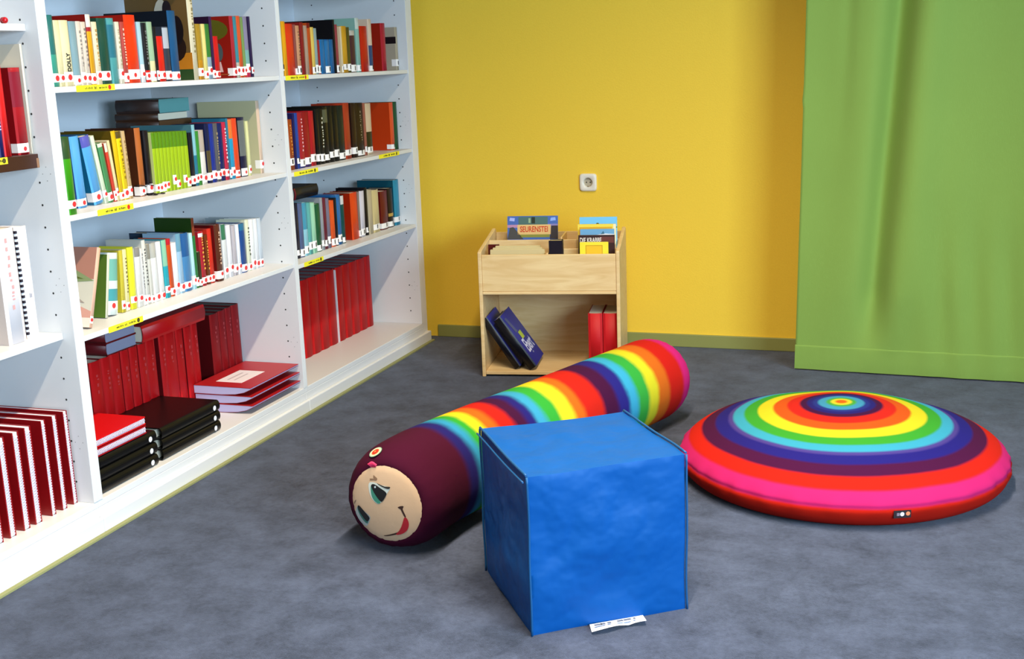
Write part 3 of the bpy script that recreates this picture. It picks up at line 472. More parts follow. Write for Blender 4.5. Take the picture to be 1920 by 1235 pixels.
('white paperback beside the canary yellow one, right of canary one, third shelf, middle bay', 'books on the third shelf of the middle bay', -0.1, -2.2055, 0.625, 0.0289, 0.1998, 0.132, -2, 'ece8e4', [[0.85, 1, '8a8682']], 'ece8e4', 'r', '', '', '', 1, 0),
('slim white paperback with grey title, right of white beside canary one, third shelf, middle bay', 'books on the third shelf of the middle bay', -0.1, -2.1758, 0.625, 0.0142, 0.1946, 0.128, -1.5, 'd4d2d0', [], 'd4d2d0', 'r', '6a6a6a', '', '', 0, 0),
('tall thin white book, right of grey-lettered white one, third shelf, middle bay', 'books on the third shelf of the middle bay', -0.1, -2.1578, 0.625, 0.0204, 0.2212, 0.146, 0, 'd8d6cc', [], 'd8d6cc', 'r', '4a4a4a', '', '', 1, 0),
('bone white paperback, right of tall white one, third shelf, middle bay', 'books on the third shelf of the middle bay', -0.1, -2.1335, 0.625, 0.0176, 0.203, 0.134, 0, 'dcd8cc', [[0.75, 1, '8a867a']], 'dcd8cc', 'r', '', '', '', 0, 0),
('broad white paperback with grey head, right of bone one, third shelf, middle bay', 'books on the third shelf of the middle bay', -0.1, -2.1121, 0.625, 0.0302, 0.2024, 0.134, 0, 'f0eeea', [[0.75, 1, 'b8b6ac']], 'f0eeea', 'r', '', '', '', 1, 0),
('plain white paperback left of teal one, right of broad white one, third shelf, middle bay', 'books on the third shelf of the middle bay', -0.1, -2.078, 0.625, 0.0275, 0.2029, 0.134, 0, 'eeeae6', [], 'eeeae6', 'r', '', '', '', 1, 0),
('teal paperback with cyan foot, right of plain white one, third shelf, middle bay', 'books on the third shelf of the middle bay', -0.1, -2.0465, 0.625, 0.0279, 0.2036, 0.134, 0, '2aa6b4', [[0.55, 1, '8cc4a4']], '2aa6b4', 'r', '', '', '', 1, 0),
('red-orange paperback with crimson head, right of teal one, third shelf, middle bay', 'books on the third shelf of the middle bay', -0.1, -2.0178, 0.625, 0.025, 0.2032, 0.134, 0, 'd8501c', [[0.9, 1, 'c01c2c']], 'd8501c', 'r', '', '', '', 1, 0),
('pearl white paperback, right of red-orange one, third shelf, middle bay', 'books on the third shelf of the middle bay', -0.1, -1.992, 0.625, 0.0319, 0.1855, 0.122, 0, 'eceef2', [], 'eceef2', 'r', '', '', '', 1, 0),
('pale blue paperback with photograph, right of pearl white one, third shelf, middle bay', 'books on the third shelf of the middle bay', -0.1, -1.9594, 0.625, 0.029, 0.213, 0.141, 0, 'a4c4dc', [[0.7, 1, '6c9cb4']], 'a4c4dc', 'r', '', '', '', 1, 0),
('wide marbled blue book, right of pale blue one, third shelf, middle bay', 'books on the third shelf of the middle bay', -0.1, -1.9296, 0.625, 0.0463, 0.2093, 0.22, 0, '4a86b8', [[0.6, 1, '285c96']], '243a50', 'r', '', '', '', 1, 0),
('slim ice blue book, right of marbled blue one, third shelf, middle bay', 'books on the third shelf of the middle bay', -0.1, -1.879, 0.625, 0.0197, 0.2038, 0.135, 0, 'b8e4ee', [], 'b8e4ee', 'r', '', '', '', 0, 0),
('tall album with broad dark green cover, right of ice one, third shelf, middle bay', 'books on the third shelf of the middle bay', -0.1, -1.8585, 0.625, 0.0164, 0.2552, 0.16, 0, '8a3a20', [[0, 0.75, '2a7a3c']], '22400e', 'r', '', '', '', 0, 0),
('short dark brown booklet, right of tall green one, third shelf, middle bay', 'books on the third shelf of the middle bay', -0.1, -1.8378, 0.625, 0.0166, 0.1295, 0.12, 0, '33321e', [], '33321e', 'r', '', '', '', 0, 0),
('red book with white dot on top, right of short dark one, third shelf, middle bay', 'books on the third shelf of the middle bay', -0.1, -1.8204, 0.625, 0.0308, 0.2002, 0.132, 0, 'b82230', [[0.9, 0.97, 'f0e8e4']], 'b82230', 'r', 'e0a040', '', '', 1, 0),
('slim tawny and brown book, right of white-dotted red one, third shelf, middle bay', 'books on the third shelf of the middle bay', -0.1, -1.7853, 0.625, 0.0205, 0.184, 0.121, 0, '6c3012', [], '6c3012', 'r', 'd8a040', '', '', 1, 0),
('pillar-box red book, right of tawny one, third shelf, middle bay', 'books on the third shelf of the middle bay', -0.1, -1.7639, 0.625, 0.028, 0.2021, 0.133, 0, 'd43020', [], 'd43020', 'r', '', '', '', 1, 0),
('dark chestnut hardback standing slightly forward, right of pillar-box red one, third shelf, middle bay', 'books on the third shelf of the middle bay', -0.09, -1.7292, 0.625, 0.0395, 0.2124, 0.14, 0, '5c2c1c', [], '6c1010', 'r', 'd0a88a', '', '', 1, 0),
('white book with green head, right of chestnut one, third shelf, middle bay', 'books on the third shelf of the middle bay', -0.1, -1.6692, 0.625, 0.0291, 0.2046, 0.135, 0, 'eaeae6', [[0.72, 1, '3c7858']], 'eaeae6', 'r', '', '', '', 1, 0),
('chalk white paperback, right of green-headed white one, third shelf, middle bay', 'books on the third shelf of the middle bay', -0.1, -1.6356, 0.625, 0.0295, 0.1978, 0.131, 0, 'eceaf0', [], 'eceaf0', 'r', '', '', '', 1, 0),
('lilac grey paperback, right of chalk one, third shelf, middle bay', 'books on the third shelf of the middle bay', -0.1, -1.6015, 0.625, 0.0261, 0.1912, 0.126, 0, 'beb6bc', [], 'beb6bc', 'r', '', '', '', 1, 0),
('narrow snow white paperback, right of lilac grey one, third shelf, middle bay', 'books on the third shelf of the middle bay', -0.1, -1.5707, 0.625, 0.0225, 0.1912, 0.126, 0, 'eef0f8', [], 'eef0f8', 'r', '', '', '', 1, 0),
('mid blue hardback with teal head, right of snow one, third shelf, middle bay', 'books on the third shelf of the middle bay', -0.1, -1.5435, 0.625, 0.0386, 0.1904, 0.126, 0, '254c8e', [[0.86, 1, '2f6f94']], '254c8e', 'r', '', '', '', 1, 0),
('tall ivory book with black title, right of mid blue one, third shelf, middle bay', 'books on the third shelf of the middle bay', -0.1, -1.5002, 0.625, 0.0272, 0.1998, 0.132, 0, 'e6e6ca', [], 'e6e6ca', 'r', '4a4a3a', '', '', 1, 0),
('tall white book between ivory and off-white, right of ivory one, third shelf, middle bay', 'books on the third shelf of the middle bay', -0.1, -1.4723, 0.625, 0.0315, 0.1977, 0.131, 0, 'f0f0ee', [], 'f0f0ee', 'r', '', '', '', 1, 0),
('tall off-white book, right of tall snow white one, third shelf, middle bay', 'books on the third shelf of the middle bay', -0.1, -1.4399, 0.625, 0.0278, 0.1957, 0.129, 0, 'e8e8ea', [], 'e8e8ea', 'r', '', '', '', 1, 0),
('tall silver grey book, right of off-white one, third shelf, middle bay', 'books on the third shelf of the middle bay', -0.1, -1.4113, 0.625, 0.0281, 0.1939, 0.24, 0, 'ccd4dc', [], 'a8b0b4', 'r', '', '', '', 1, 0),  # greyer board colour holds the shade on the left cover
('ink-black paperback at left end, third shelf, right bay', 'books on the third shelf of the right bay', -0.08, -1.1537, 0.614, 0.0405, 0.2317, 0.153, 0, '1a1b30', [], '1a1b30', 'k', '', '', '', 1, 0),
('slate blue paperback, right of ink one, third shelf, right bay', 'books on the third shelf of the right bay', -0.08, -1.1124, 0.614, 0.0365, 0.2269, 0.15, 0, '57648a', [], '57648a', 'k', '', '', '', 1, 0),
('pale aqua paperback, right of slate one, third shelf, right bay', 'books on the third shelf of the right bay', -0.08, -1.0751, 0.614, 0.037, 0.2245, 0.148, 0, '98cfdc', [[0.5, 1, '4a9ab4']], '98cfdc', 'k', '', '', '', 1, 0),
('jade green paperback, right of pale aqua one, third shelf, right bay', 'books on the third shelf of the right bay', -0.08, -1.0373, 0.614, 0.0327, 0.2201, 0.145, 0, '62b0aa', [], '62b0aa', 'k', '', '', '', 1, 0),
('pale mint paperback, right of jade one, third shelf, right bay', 'books on the third shelf of the right bay', -0.08, -1.0038, 0.614, 0.038, 0.2157, 0.142, 0, 'a4d8b4', [], 'a4d8b4', 'k', '', '', '', 1, 0),
('forest green hardback, right of pale mint one, third shelf, right bay', 'books on the third shelf of the right bay', -0.08, -0.9651, 0.614, 0.0435, 0.206, 0.136, 0, '1f5a38', [], '1f5a38', 'k', '', '', '', 1, 0),
('slim grey and white book, right of forest green one, third shelf, right bay', 'books on the third shelf of the right bay', -0.08, -0.9208, 0.614, 0.0241, 0.2271, 0.15, 0, '9a9ea4', [], '9a9ea4', 'k', '', '', '', 1, 0),
('slim mulberry book, right of grey-white one, third shelf, right bay', 'books on the third shelf of the right bay', -0.08, -0.8959, 0.614, 0.0294, 0.2238, 0.148, 0, '6c2434', [], '6c2434', 'k', '', '', '', 1, 0),
('mauve grey paperback, right of mulberry one, third shelf, right bay', 'books on the third shelf of the right bay', -0.08, -0.8658, 0.614, 0.0297, 0.2179, 0.144, 0, '7c7488', [], '7c7488', 'k', '', '', '', 1, 0),
('orange paperback pulled forward, right of mauve grey one, third shelf, right bay', 'books on the third shelf of the right bay', -0.08, -0.8302, 0.614, 0.0404, 0.2036, 0.134, 0, 'ea5a26', [], 'ea5a26', 'k', '', '', '', 1, 0),
('slim black book, right of orange one, third shelf, right bay', 'books on the third shelf of the right bay', -0.08, -0.789, 0.614, 0.02, 0.2117, 0.14, 0, '161a20', [], '161a20', 'k', '', '', '', 1, 0),
('mid blue paperback, right of slim black one, third shelf, right bay', 'books on the third shelf of the right bay', -0.08, -0.7681, 0.614, 0.0413, 0.2222, 0.147, 0, '2c6eac', [], '2c6eac', 'k', '', '', '', 1, 0),
('dark teal book with white head, right of mid blue one, third shelf, right bay', 'books on the third shelf of the right bay', -0.08, -0.726, 0.614, 0.0312, 0.2131, 0.141, 0, '14504c', [[0.82, 1, 'd8d4d0']], '14504c', 'k', '', '', '', 1, 0),
('wide orange-red paperback, right of white-headed teal one, third shelf, right bay', 'books on the third shelf of the right bay', -0.08, -0.629, 0.614, 0.0713, 0.2139, 0.141, 0, 'e8481a', [], 'a82408', 'k', '', '', '', 1, 0),
('thin grey booklet, right of wide orange one, third shelf, right bay', 'books on the third shelf of the right bay', -0.08, -0.5569, 0.614, 0.0161, 0.2113, 0.139, 0, '8a7a70', [], '8a7a70', 'k', '', '', '', 0, 0),
('white folder leaning right, right of thin grey one, third shelf, right bay', 'books on the third shelf of the right bay', -0.08, -0.54, 0.614, 0.0504, 0.2116, 0.14, -2, 'e0dae4', [], '30241c', 'k', '', '', '', 1, 0),
('tall black folder, right of leaning white one, third shelf, right bay', 'books on the third shelf of the right bay', -0.08, -0.4831, 0.614, 0.0281, 0.222, 0.15, 0, '1a1816', [], '141018', 'k', '', '', '', 1, 0),
('stone-coloured hardback, right of tall black one, third shelf, right bay', 'books on the third shelf of the right bay', -0.08, -0.4484, 0.614, 0.0461, 0.2072, 0.137, 0, 'c4b494', [], 'c4b494', 'k', '', '', '', 1, 0),
('parchment hardback, right of stone one, third shelf, right bay', 'books on the third shelf of the right bay', -0.08, -0.4015, 0.614, 0.0709, 0.2005, 0.132, 0, 'dcc890', [], '5c4a38', 'k', '', '', '', 1, 0),
('thick ox-blood hardback, right of parchment one, third shelf, right bay', 'books on the third shelf of the right bay', -0.08, -0.3116, 0.614, 0.0792, 0.1847, 0.122, 0, '6a1414', [], '6a1414', 'k', '', '', '', 1, 0),
('black hardback with gold spot, right of ox-blood one, third shelf, right bay', 'books on the third shelf of the right bay', -0.08, -0.2254, 0.614, 0.0559, 0.1905, 0.126, 0, '1e1614', [[0.28, 0.36, 'c8a04a']], '1e1614', 'k', '', '', '', 1, 0),
('tall peacock blue hardback, right of gold-spotted black one, third shelf, right bay', 'books on the third shelf of the right bay', -0.08, -0.156, 0.614, 0.0637, 0.2231, 0.2, 0, '2590b0', [], '0e5062', 'k', '', '', '', 1, 0),
]

for (label, grp, xs, y0, z, t, h, d, lean, hexc, bands, cov, lbl, title, txt, art, hard, strap) in BOOKS:
    dz = t*math.sin(R(-lean)) if lean < 0 else 0
    M = T(xs, y0, z+.0004+max(dz, 0)) @ RX(lean)
    o = make_book(M, t, h, d, hexc, bands, cov, lbl, title, txt, art, hard, strap)
    tag(o, label, 'book', grp)

# ---------------------------------------------------------------- things lying about the book rows
def flat_spine_front(x, y1, z):        # lying, spine towards the room, top cover up
    return T(x, y1, z) @ RX(90)
def flat_spine_left(x, y, zt):         # lying, spine towards the picture's left, head towards the room
    return T(x, y, zt) @ Matrix(((0, 0, 1, 0), (-1, 0, 0, 0), (0, -1, 0, 0), (0, 0, 0, 1)))
# stack of dark books lying behind the second row of the middle bay
hs = [('2c2019', .04, .20), ('3a2a20', .042, .205), ('2a211d', .038, .2), ('4a3a30', .04, .205), ('c8b8a0', .034, .2), ('5a3a1c', .034, .215), ('1d3a4a', .026, .19), ('5f9c9c', .05, .2)]
names = ['lowest dark brown book', 'second lowest dark brown book', 'dark umber book', 'taupe book', 'pale-paged book', 'brown book', 'dark petrol book', 'pale teal topmost book']
z = .9915
for (c, t, w), nm in zip(hs, names):
    o = make_book(flat_spine_left(-.49, -1.71 + random.uniform(-.006, .006), z+t), t, .19, w, '4a2c1c' if c != '5f9c9c' else '44302a', cover=c, pages=mat(c, .7, 'page_edge') if c in ('5f9c9c', '5a3a1c', 'c8b8a0') else None)
    tag(o, f'{nm} of the stack lying behind the second shelf row, middle bay', 'book', 'books stacked flat behind the second row of the middle bay'); z += t + .0005
o = make_book(T(-.15, -.80, .8425) @ RX(90) @ T(0, 0, 0), .05, .21, .16, '15141a', cover='101014', bands=((.0, .95, '1a1c20'), (.95, 1, '8a1a24')), hard=1)
tag(o, 'black book lying flat on the dark paperbacks, third shelf, right bay', 'book')

RED = 'cc0a12'
# red volumes standing at the bottom of the right bay
g = 'red bound volumes at the bottom of the right bay'
ys = [-.867, -.791, -.707, -.621, -.53, -.456, -.381, -.297, -.212, -.148]
od = ['first', 'second', 'third', 'fourth', 'fifth', 'sixth', 'seventh', 'eighth', 'last']
for i in range(9):
    y0, y1 = ys[i]+.001, ys[i+1]-.001
    if i == 3: y1 -= .010
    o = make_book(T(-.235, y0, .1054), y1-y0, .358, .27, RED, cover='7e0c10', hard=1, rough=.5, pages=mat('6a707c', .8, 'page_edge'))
    tag(o, f'{od[i]} from left of nine red volumes on the bottom shelf, right bay', 'bound volume', g)
o = make_book(T(-.233, ys[4]-.0095, .1054), .0075, .35, .26, 'e8e4e4', rough=.5)
tag(o, 'thin white booklet squeezed between the red volumes, bottom shelf, right bay', 'booklet')
# red volumes standing at the bottom of the middle bay
ys = [-2.40, -2.345, -2.284, -2.219, -2.166, -2.112, -2.063, -2.013, -1.962, -1.904]
g = 'red bound volumes at the bottom of the middle bay'
k = 0; od = ['first', 'second', 'third', 'fourth', 'fifth', 'sixth', 'seventh', 'eighth', 'ninth', 'tenth', 'eleventh', 'twelfth', 'thirteenth', 'fourteenth']
grp1 = list(zip(ys[:-1], ys[1:])) + [(-1.886, -1.846), (-1.846, -1.777), (-1.777, -1.728), (-1.728, -1.676), (-1.676, -1.632)]
for y0, y1 in grp1:
    o = make_book(T(-.27 + random.uniform(-.004, .004), y0+.001, .1054), y1-y0-.002, .336, .24, RED, cover='6e0a10', hard=1, rough=.5, title='c43438', tr=(.66, .86))
    tag(o, f'{od[k]} from left in the long row of red volumes, bottom shelf, middle bay', 'bound volume', g); k += 1
for i, (y0, y1) in enumerate([(-1.545, -1.482), (-1.482, -1.431), (-1.431, -1.385), (-1.385, -1.328)]):
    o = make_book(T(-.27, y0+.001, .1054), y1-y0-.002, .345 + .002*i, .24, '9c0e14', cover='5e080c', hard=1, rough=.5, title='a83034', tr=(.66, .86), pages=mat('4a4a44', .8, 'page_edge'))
    tag(o, f'{od[i]} from left of four darker red volumes beside the panel, middle bay', 'bound volume', 'darker red volumes at the bottom of the middle bay')
z = .1054 + .3365
for i, (t, lb) in enumerate(((.043, 'lower'), (.043, 'upper'))):
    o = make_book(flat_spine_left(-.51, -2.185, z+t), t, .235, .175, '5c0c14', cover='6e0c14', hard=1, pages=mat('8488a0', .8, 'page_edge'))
    tag(o, f'{lb} red volume lying on the left end of the red row, middle bay', 'bound volume', 'red volumes lying on the row of the middle bay'); z += t + .0006
o = make_book(flat_spine_front(-.26, -1.59, .1054+.3385), .062, .40, .24, RED, cover='9a1014', hard=1)
tag(o, 'long red volume lying across the red row, bottom shelf, middle bay', 'bound volume', 'red volumes lying on the row of the middle bay')

# three soft red books with tapering page blocks
def soft_book(M, label, title_label):
    W_, D_, Hh = .375, .252, .0345              # along y, along x, height
    root = empty('book', M)
    red = mat('b01a20', .42, 'red_cover'); dk = mat('7a0c16', .45, 'red_cover'); pg = mat('b8b2d8', .85, 'paper'); 
    sec = [(-D_, .0), (-.13, .0), (-.07, .004), (-.03, .013), (0, .026), (0, Hh-.003), (-.03, Hh-.0025), (-D_, Hh-.0025)]
    mb = MB(); mb.prism([(x+(-.002 if x == 0 else 0), 0.001, z_+.0015) for x, z_ in sec[:5]] + [(x-.002 if x == 0 else x, .001, z_-.0005) for x, z_ in sec[5:]], (0, W_-.002, 0), pg); mb.build('page_block', root)
    mb = MB()
    for (x0, z0), (x1, z1) in zip(sec[:4], sec[1:5]):
        mb.prism([(x0, 0, z0), (x1, 0, z1), (x1, 0, z1+.0015), (x0, 0, z0+.0015)], (0, W_, 0), dk)
    mb.build('back_cover', root)
    mb = MB(); mb.box((-D_, 0, Hh-.002), (.0005, W_, Hh), red); mb.build('front_cover', root)
    if title_label:
        mb = MB(); mb.box((-.19, .06, Hh), (-.075, .235, Hh+.0006), mat('f2e6e8', .6, 'label_paper')); 
        mb.box((-.16, .09, Hh+.0006), (-.15, .2, Hh+.0007), mat('c8b8bc', .6, 'label_print')); mb.box((-.13, .09, Hh+.0006), (-.122, .19, Hh+.0007), mat('c8b8bc', .6, 'label_print')); mb.build('title_label', root)
    return tag(root, label, 'book', 'soft red books stacked in the middle bay')
for i, lb in enumerate(('lowest of three soft red books stacked in the middle bay', 'middle one of three soft red books stacked in the middle bay', 'topmost soft red book, with white label, stacked in the middle bay')):
    soft_book(T(-.010-.002*i, -1.704+.003*(i % 2), .1056+.0352*i), lb, i == 2)

# ring binders lying in the middle bay
BLK = mat('060607', .38, 'black_plastic', spec=.35)
def ring_binder(M, L, t, d, label, group, cov=BLK, hole=True):
    root = empty('ring_binder', M)                # spine faces +x, length along -y, thickness z
    mb = MB(); n = 10; D2 = d
    sec = []
    for i in range(n+1):
        a = -math.pi/2 + math.pi*i/n; sec.append((-t*.32 + t*.32*math.cos(a), t/2 + t/2*math.sin(a)))
    sec = [(-D2, 0)] + sec + [(-D2, t), (-D2, t-.003)] + [(x-.003, min(max(z_, .003), t-.003)) for x, z_ in sec[::-1]] + [(-D2, .003)]
    mb.prism([(x, 0, z_) for x, z_ in sec], (0, -L, 0), cov); mb.build('cover', root)
    mb = MB(); mb.box((-D2+.01, -L+.006, .004), (-.03, -.006, t-.008), PAGES); mb.build('paper_stack', root)
    if hole:
        mb = MB(); mb.disc((.0006, -.035, t*.45), (0, 1, 0), (0, 0, 1), .0095, mat('d8d8dc', .3, 'ring_metal'), 16); mb.disc((.0009, -.035, t*.45), (0, 1, 0), (0, 0, 1), .0065, mat('f2f0ee', .5, 'ring_inside'), 16)
        mb.build('finger_hole', root, fix=False)
    return tag(root, label, 'ring binder', group)
zz = .1056
for i, nm in enumerate(('lowest', 'middle', 'topmost')):
    ring_binder(T(-.025+.004*i, -1.905-.004*i, zz), .355, .039, .27, f'{nm} black ring binder of the stack beside the soft red books', 'black ring binders lying in the middle bay'); 
    ring_binder(T(-.02-.003*i, -2.295+.004*i, zz), .31, .0385, .26, f'{nm} black ring binder under the red spiral notebooks', 'black ring binders lying in the middle bay')
    zz += .0395
# spiral notebooks
WIRE = mat('d8c8dc', .35, 'white_wire', spec=.5)
def spiral_notebook(M, L, t, d, label, group, cov='b80d12', turns=34, pad=.011):
    root = empty('spiral_notebook', M)            # spine at x = 0 facing +x, thickness y, length z
    mb = MB(); c = mat(cov, .35, 'red_card')
    q = t*.16; mb.box((-d, 0, 0), (-.002, q, L), c); mb.box((-d, t-q, 0), (-.002, t, L), c); mb.build('cover', root)
    mb = MB(); mb.box((-d+.002, q+.0002, .002), (-.004, t-q-.0002, L-.002), PAGEW); mb.build('page_block', root)
    mb = MB(); path = []
    rr = t*.33
    for k in range(turns*8+1):
        a = 2*math.pi*k/8; path.append((-.004 + .62*rr*math.cos(a), t/2 + rr*math.sin(a), .008 + (L-.016)*k/(turns*8)))
    mb.tube(path, .0015, WIRE, 4); mb.build('wire_spiral', root)
    return tag(root, label, 'notebook', group)
g = 'red spiral notebooks standing at the bottom of the left bay'
yy = [(-3.013, -2.990), (-2.964, -2.938), (-2.906, -2.880), (-2.857, -2.829), (-2.786, -2.767), (-2.738, -2.717), (-2.688, -2.669)]
od = ['first', 'second', 'third', 'fourth', 'fifth', 'sixth', 'last']
for i, (a, b) in enumerate(yy):
    spiral_notebook(T(-.055, a, .1056), .298, b-a, .28, f'{od[i]} from left of seven red spiral notebooks, bottom shelf, left bay', g, cov='8c0a10')
o = make_book(T(-.36, -3.02, .1056), .05, .37, .2, '7a0a0c', cover='50060a', hard=1)
tag(o, 'dark red volume standing behind the spiral notebooks, left bay', 'bound volume')
zz = .1056 + 3*.0395 + .002
for i, nm in enumerate(('lower', 'upper')):
    t = .027
    o = spiral_notebook(T(-.03, -2.33, zz) @ RX(90), .285, t, .25, f'{nm} red spiral notebook lying on the black binders, middle bay', 'red spiral notebooks lying in the middle bay', cov='d00c10' if i else 'a00a12', turns=40)
    zz += t + .0035
    if i:
        mb = MB(); mb.poly([(-.06, t+.0006, .19), (-.06, t+.0006, .27), (-.13, t+.0006, .27), (-.13, t+.0006, .19)], mat('f4e6de', .6, 'label_paper')); mb.build('paper_label', o, fix=False)

# ---------------------------------------------------------------- left bay
o = make_book(T(-.08, -2.838, .6446), .072, .335, .25, 'ece6ea', cover='d8c8c0', title='d89a98', hard=1, rough=.6)
tag(o, 'thick white folder with handwriting, third shelf, left bay', 'folder')
root = empty('comb_bound_book', T(-.085, -2.752, .6446)); tag(root, 'white comb-bound book with brown cover, third shelf, left bay', 'book')
mb = MB(); mb.box((-.24, 0, 0), (-.012, .0016, .33), mat('a07c46', .6, 'brown_card')); mb.build('front_cover', root, label='plain brown card cover')
mb = MB(); mb.box((-.24, .002, .002), (-.014, .05, .328), PAGEW); mb.build('page_block', root)
mb = MB(); n = 10
mb.prism([(-.014+.014*math.cos(-math.pi/2+math.pi*i/n), .025+.025*math.sin(-math.pi/2+math.pi*i/n), 0) for i in range(n+1)], (0, 0, .33), mat('f0eef2', .45, 'white_comb'))
for k in range(20):
    zc = .012 + k*.0158; mb.box((-.016, -.0012, zc), (-.004, .006, zc+.008), mat('2a2430', .6, 'comb_slot'))
strokes(mb, .02, .03, .12, .135, .0006, mat('9a98a0', .6, 'pencil'))
mb.build('comb_spine', root, fix=False)
g = 'red books on the brown board of the left bay'
bz = 1.1804
for (y0, t, h, d, c, cov, extra, lb) in ((-2.86, .03, .20, .15, 'c0161a', 'a01014', {}, 'red book at the picture edge, brown board, left bay'),
        (-2.825, .02, .2, .16, 'e02a20', 'c01818', {'bands': ((.12, .2, '7a88c8'),)}, 'red book with blue stripe, brown board, left bay'),
        (-2.803, .018, .25, .16, '2a2c68', 'c01a1c', {'title': 'b0b0d8'}, 'navy-spined red book, brown board, left bay'),
        (-2.783, .026, .255, .16, 'd81c1c', 'b01014', {}, 'bright red slim book right of navy-spined one, left bay'),
        (-2.727, .046, .245, .2, 'a8161e', '8a0e14', {'bands': ((.55, .95, '8a1a2c'),)}, 'thick crimson book with big white label, brown board, left bay'),
        (-2.6745, .008, .31, .2, 'e6dcc8', 'e6dcc8', {}, 'thin tall cream booklet against the panel, brown board, left bay')):
    o = make_book(T(-.06, y0, bz), t, h, d, c, cover=cov, lbl='r' if t > .009 else None, lblh=.03, hard=0, **extra); tag(o, lb, 'book', g)
# little framed twin picture behind, standing on the board
root = empty('picture_card', T(-.25, -2.70, bz)); tag(root, 'small card with two dark pictures behind the red books, left bay', 'card')
mb = MB(); mb.box((-.004, -.19, 0), (0, 0, .335), mat('b09a78', .7, 'card')); mb.build('card_board', root)
mb = MB()
for a in (-.18, -.12, -.06): mb.box((0, a, .262), (.0006, a+.048, .318), mat('3a2618', .5, 'print'))
mb.build('dark_picture', root)
# bead string on the upper shelf
root = empty('bead_string', T(-.05, -2.735, 1.5455)); tag(root, 'string of shiny red beads on the upper shelf, left bay', 'beads')
rn = random.Random(3)
for k in range(12):
    mb = MB(); r_ = rn.uniform(.007, .010); cx, cy = -.03*rn.random(), -.11 + k*.0115
    for i in range(7):
        a = math.pi*i/6; mb.add([(cx + r_*math.sin(a)*math.cos(2*math.pi*j/10), cy + r_*math.sin(a)*math.sin(2*math.pi*j/10), r_ - r_*math.cos(a)) for j in range(10)])
    for i in range(6):
        for j in range(10): mb.face((i*10+j, i*10+(j+1) % 10, (i+1)*10+(j+1) % 10, (i+1)*10+j), mat('b8121c' if k % 3 else 'e0a8a0', .2, 'bead'), True)
    mb.build('bead', root, fix=False)

# ---------------------------------------------------------------- caterpillar bolster
FACE={
 'eye_white':[(-0.0513, 0.0604), (-0.0399, 0.0657), (-0.0229, 0.0647), (-0.0063, 0.0599), (0.0225, 0.0576), (0.0221, 0.052), (0.0128, 0.0386), (-0.0021, 0.0145), (-0.0163, 0.002), (-0.0271, 0.0047), (-0.0409, 0.0166), (-0.0494, 0.0359)],
 'iris':[(-0.0433, 0.0523), (-0.0379, 0.0596), (-0.0286, 0.054), (-0.0165, 0.0173), (-0.0085, 0.0092), (-0.0163, 0.0027), (-0.0293, 0.009), (-0.0405, 0.0234)],
 'pupil':[(-0.0409, 0.0582), (-0.0305, 0.0616), (-0.0093, 0.0517), (0.0129, 0.0404), (0.0086, 0.0292), (-0.0049, 0.0097), (-0.0119, 0.0133), (-0.03, 0.0336), (-0.0398, 0.0505)],
 'glint':[(-0.0298, 0.0538), (-0.0259, 0.0565), (-0.023, 0.0535), (-0.0252, 0.0494), (-0.0293, 0.0499)],
 'lid':[(-0.0229, 0.0658), (-0.0039, 0.0602), (0.0104, 0.0569), (0.0226, 0.0594), (0.0243, 0.056), (0.0172, 0.0507), (0.0006, 0.0551), (-0.0135, 0.0602)],
 'eye_white2':[(-0.1079, -0.0392), (-0.099, -0.0198), (-0.0898, -0.0119), (-0.0711, -0.0278), (-0.0498, -0.0399), (-0.0518, -0.0504), (-0.0602, -0.0651), (-0.0698, -0.0778), (-0.0866, -0.0708), (-0.1005, -0.0565)],
 'iris2':[(-0.0965, -0.0195), (-0.0899, -0.0142), (-0.0721, -0.0416), (-0.0588, -0.0627), (-0.0691, -0.0685), (-0.0875, -0.048), (-0.0949, -0.0307)],
 'pupil2':[(-0.0954, -0.0148), (-0.0873, -0.012), (-0.0711, -0.0266), (-0.0526, -0.0436), (-0.0543, -0.0507), (-0.0637, -0.0621), (-0.0753, -0.0511), (-0.0911, -0.0302)],
 'smile':[(0.044, 0.0003), (0.0575, 0.0055), (0.0641, 0.0034), (0.0583, -0.0011), (0.0612, -0.0114), (0.0685, -0.0284), (0.0635, -0.0313), (0.0562, -0.0143), (0.0517, -0.0025), (0.045, -0.0027)],
 'mouth':[(0.0625, -0.0292), (0.0684, -0.0296), (0.0738, -0.039), (0.0747, -0.0523), (0.0684, -0.0689), (0.0568, -0.0805), (0.0395, -0.0885), (0.0261, -0.0891), (0.0402, -0.0771), (0.0509, -0.0599), (0.0573, -0.0433)],
 'mouthline':[(-0.0158, -0.0976), (0.0003, -0.0937), (0.0153, -0.0883), (0.0302, -0.0824), (0.0401, -0.0793), (0.0347, -0.088), (0.0249, -0.0899), (0.01, -0.0951), (-0.0074, -0.0992)],
 'brow':[(-0.0496, 0.0673), (-0.0371, 0.0709), (-0.0225, 0.0708), (-0.0191, 0.0774), (-0.029, 0.083), (-0.0348, 0.0868), (-0.0328, 0.0803), (-0.0271, 0.0754), (-0.0392, 0.0752), (-0.0478, 0.0742), (-0.0432, 0.0714)],
 'brow2':[(-0.1073, -0.014), (-0.1016, -0.0042), (-0.0974, 0.002), (-0.1025, 0.0002), (-0.1081, -0.0084)],
 'outline':[(-0.1183, 0.0143), (-0.0956, 0.0756), (-0.0522, 0.0983), (0.0044, 0.1111), (0.0516, 0.0996), (0.0965, 0.0594), (0.1191, 0.0024), (0.1083, -0.0592), (0.0504, -0.1063), (-0.0199, -0.1032), (-0.0582, -0.0877), (-0.105, -0.0502)],
}

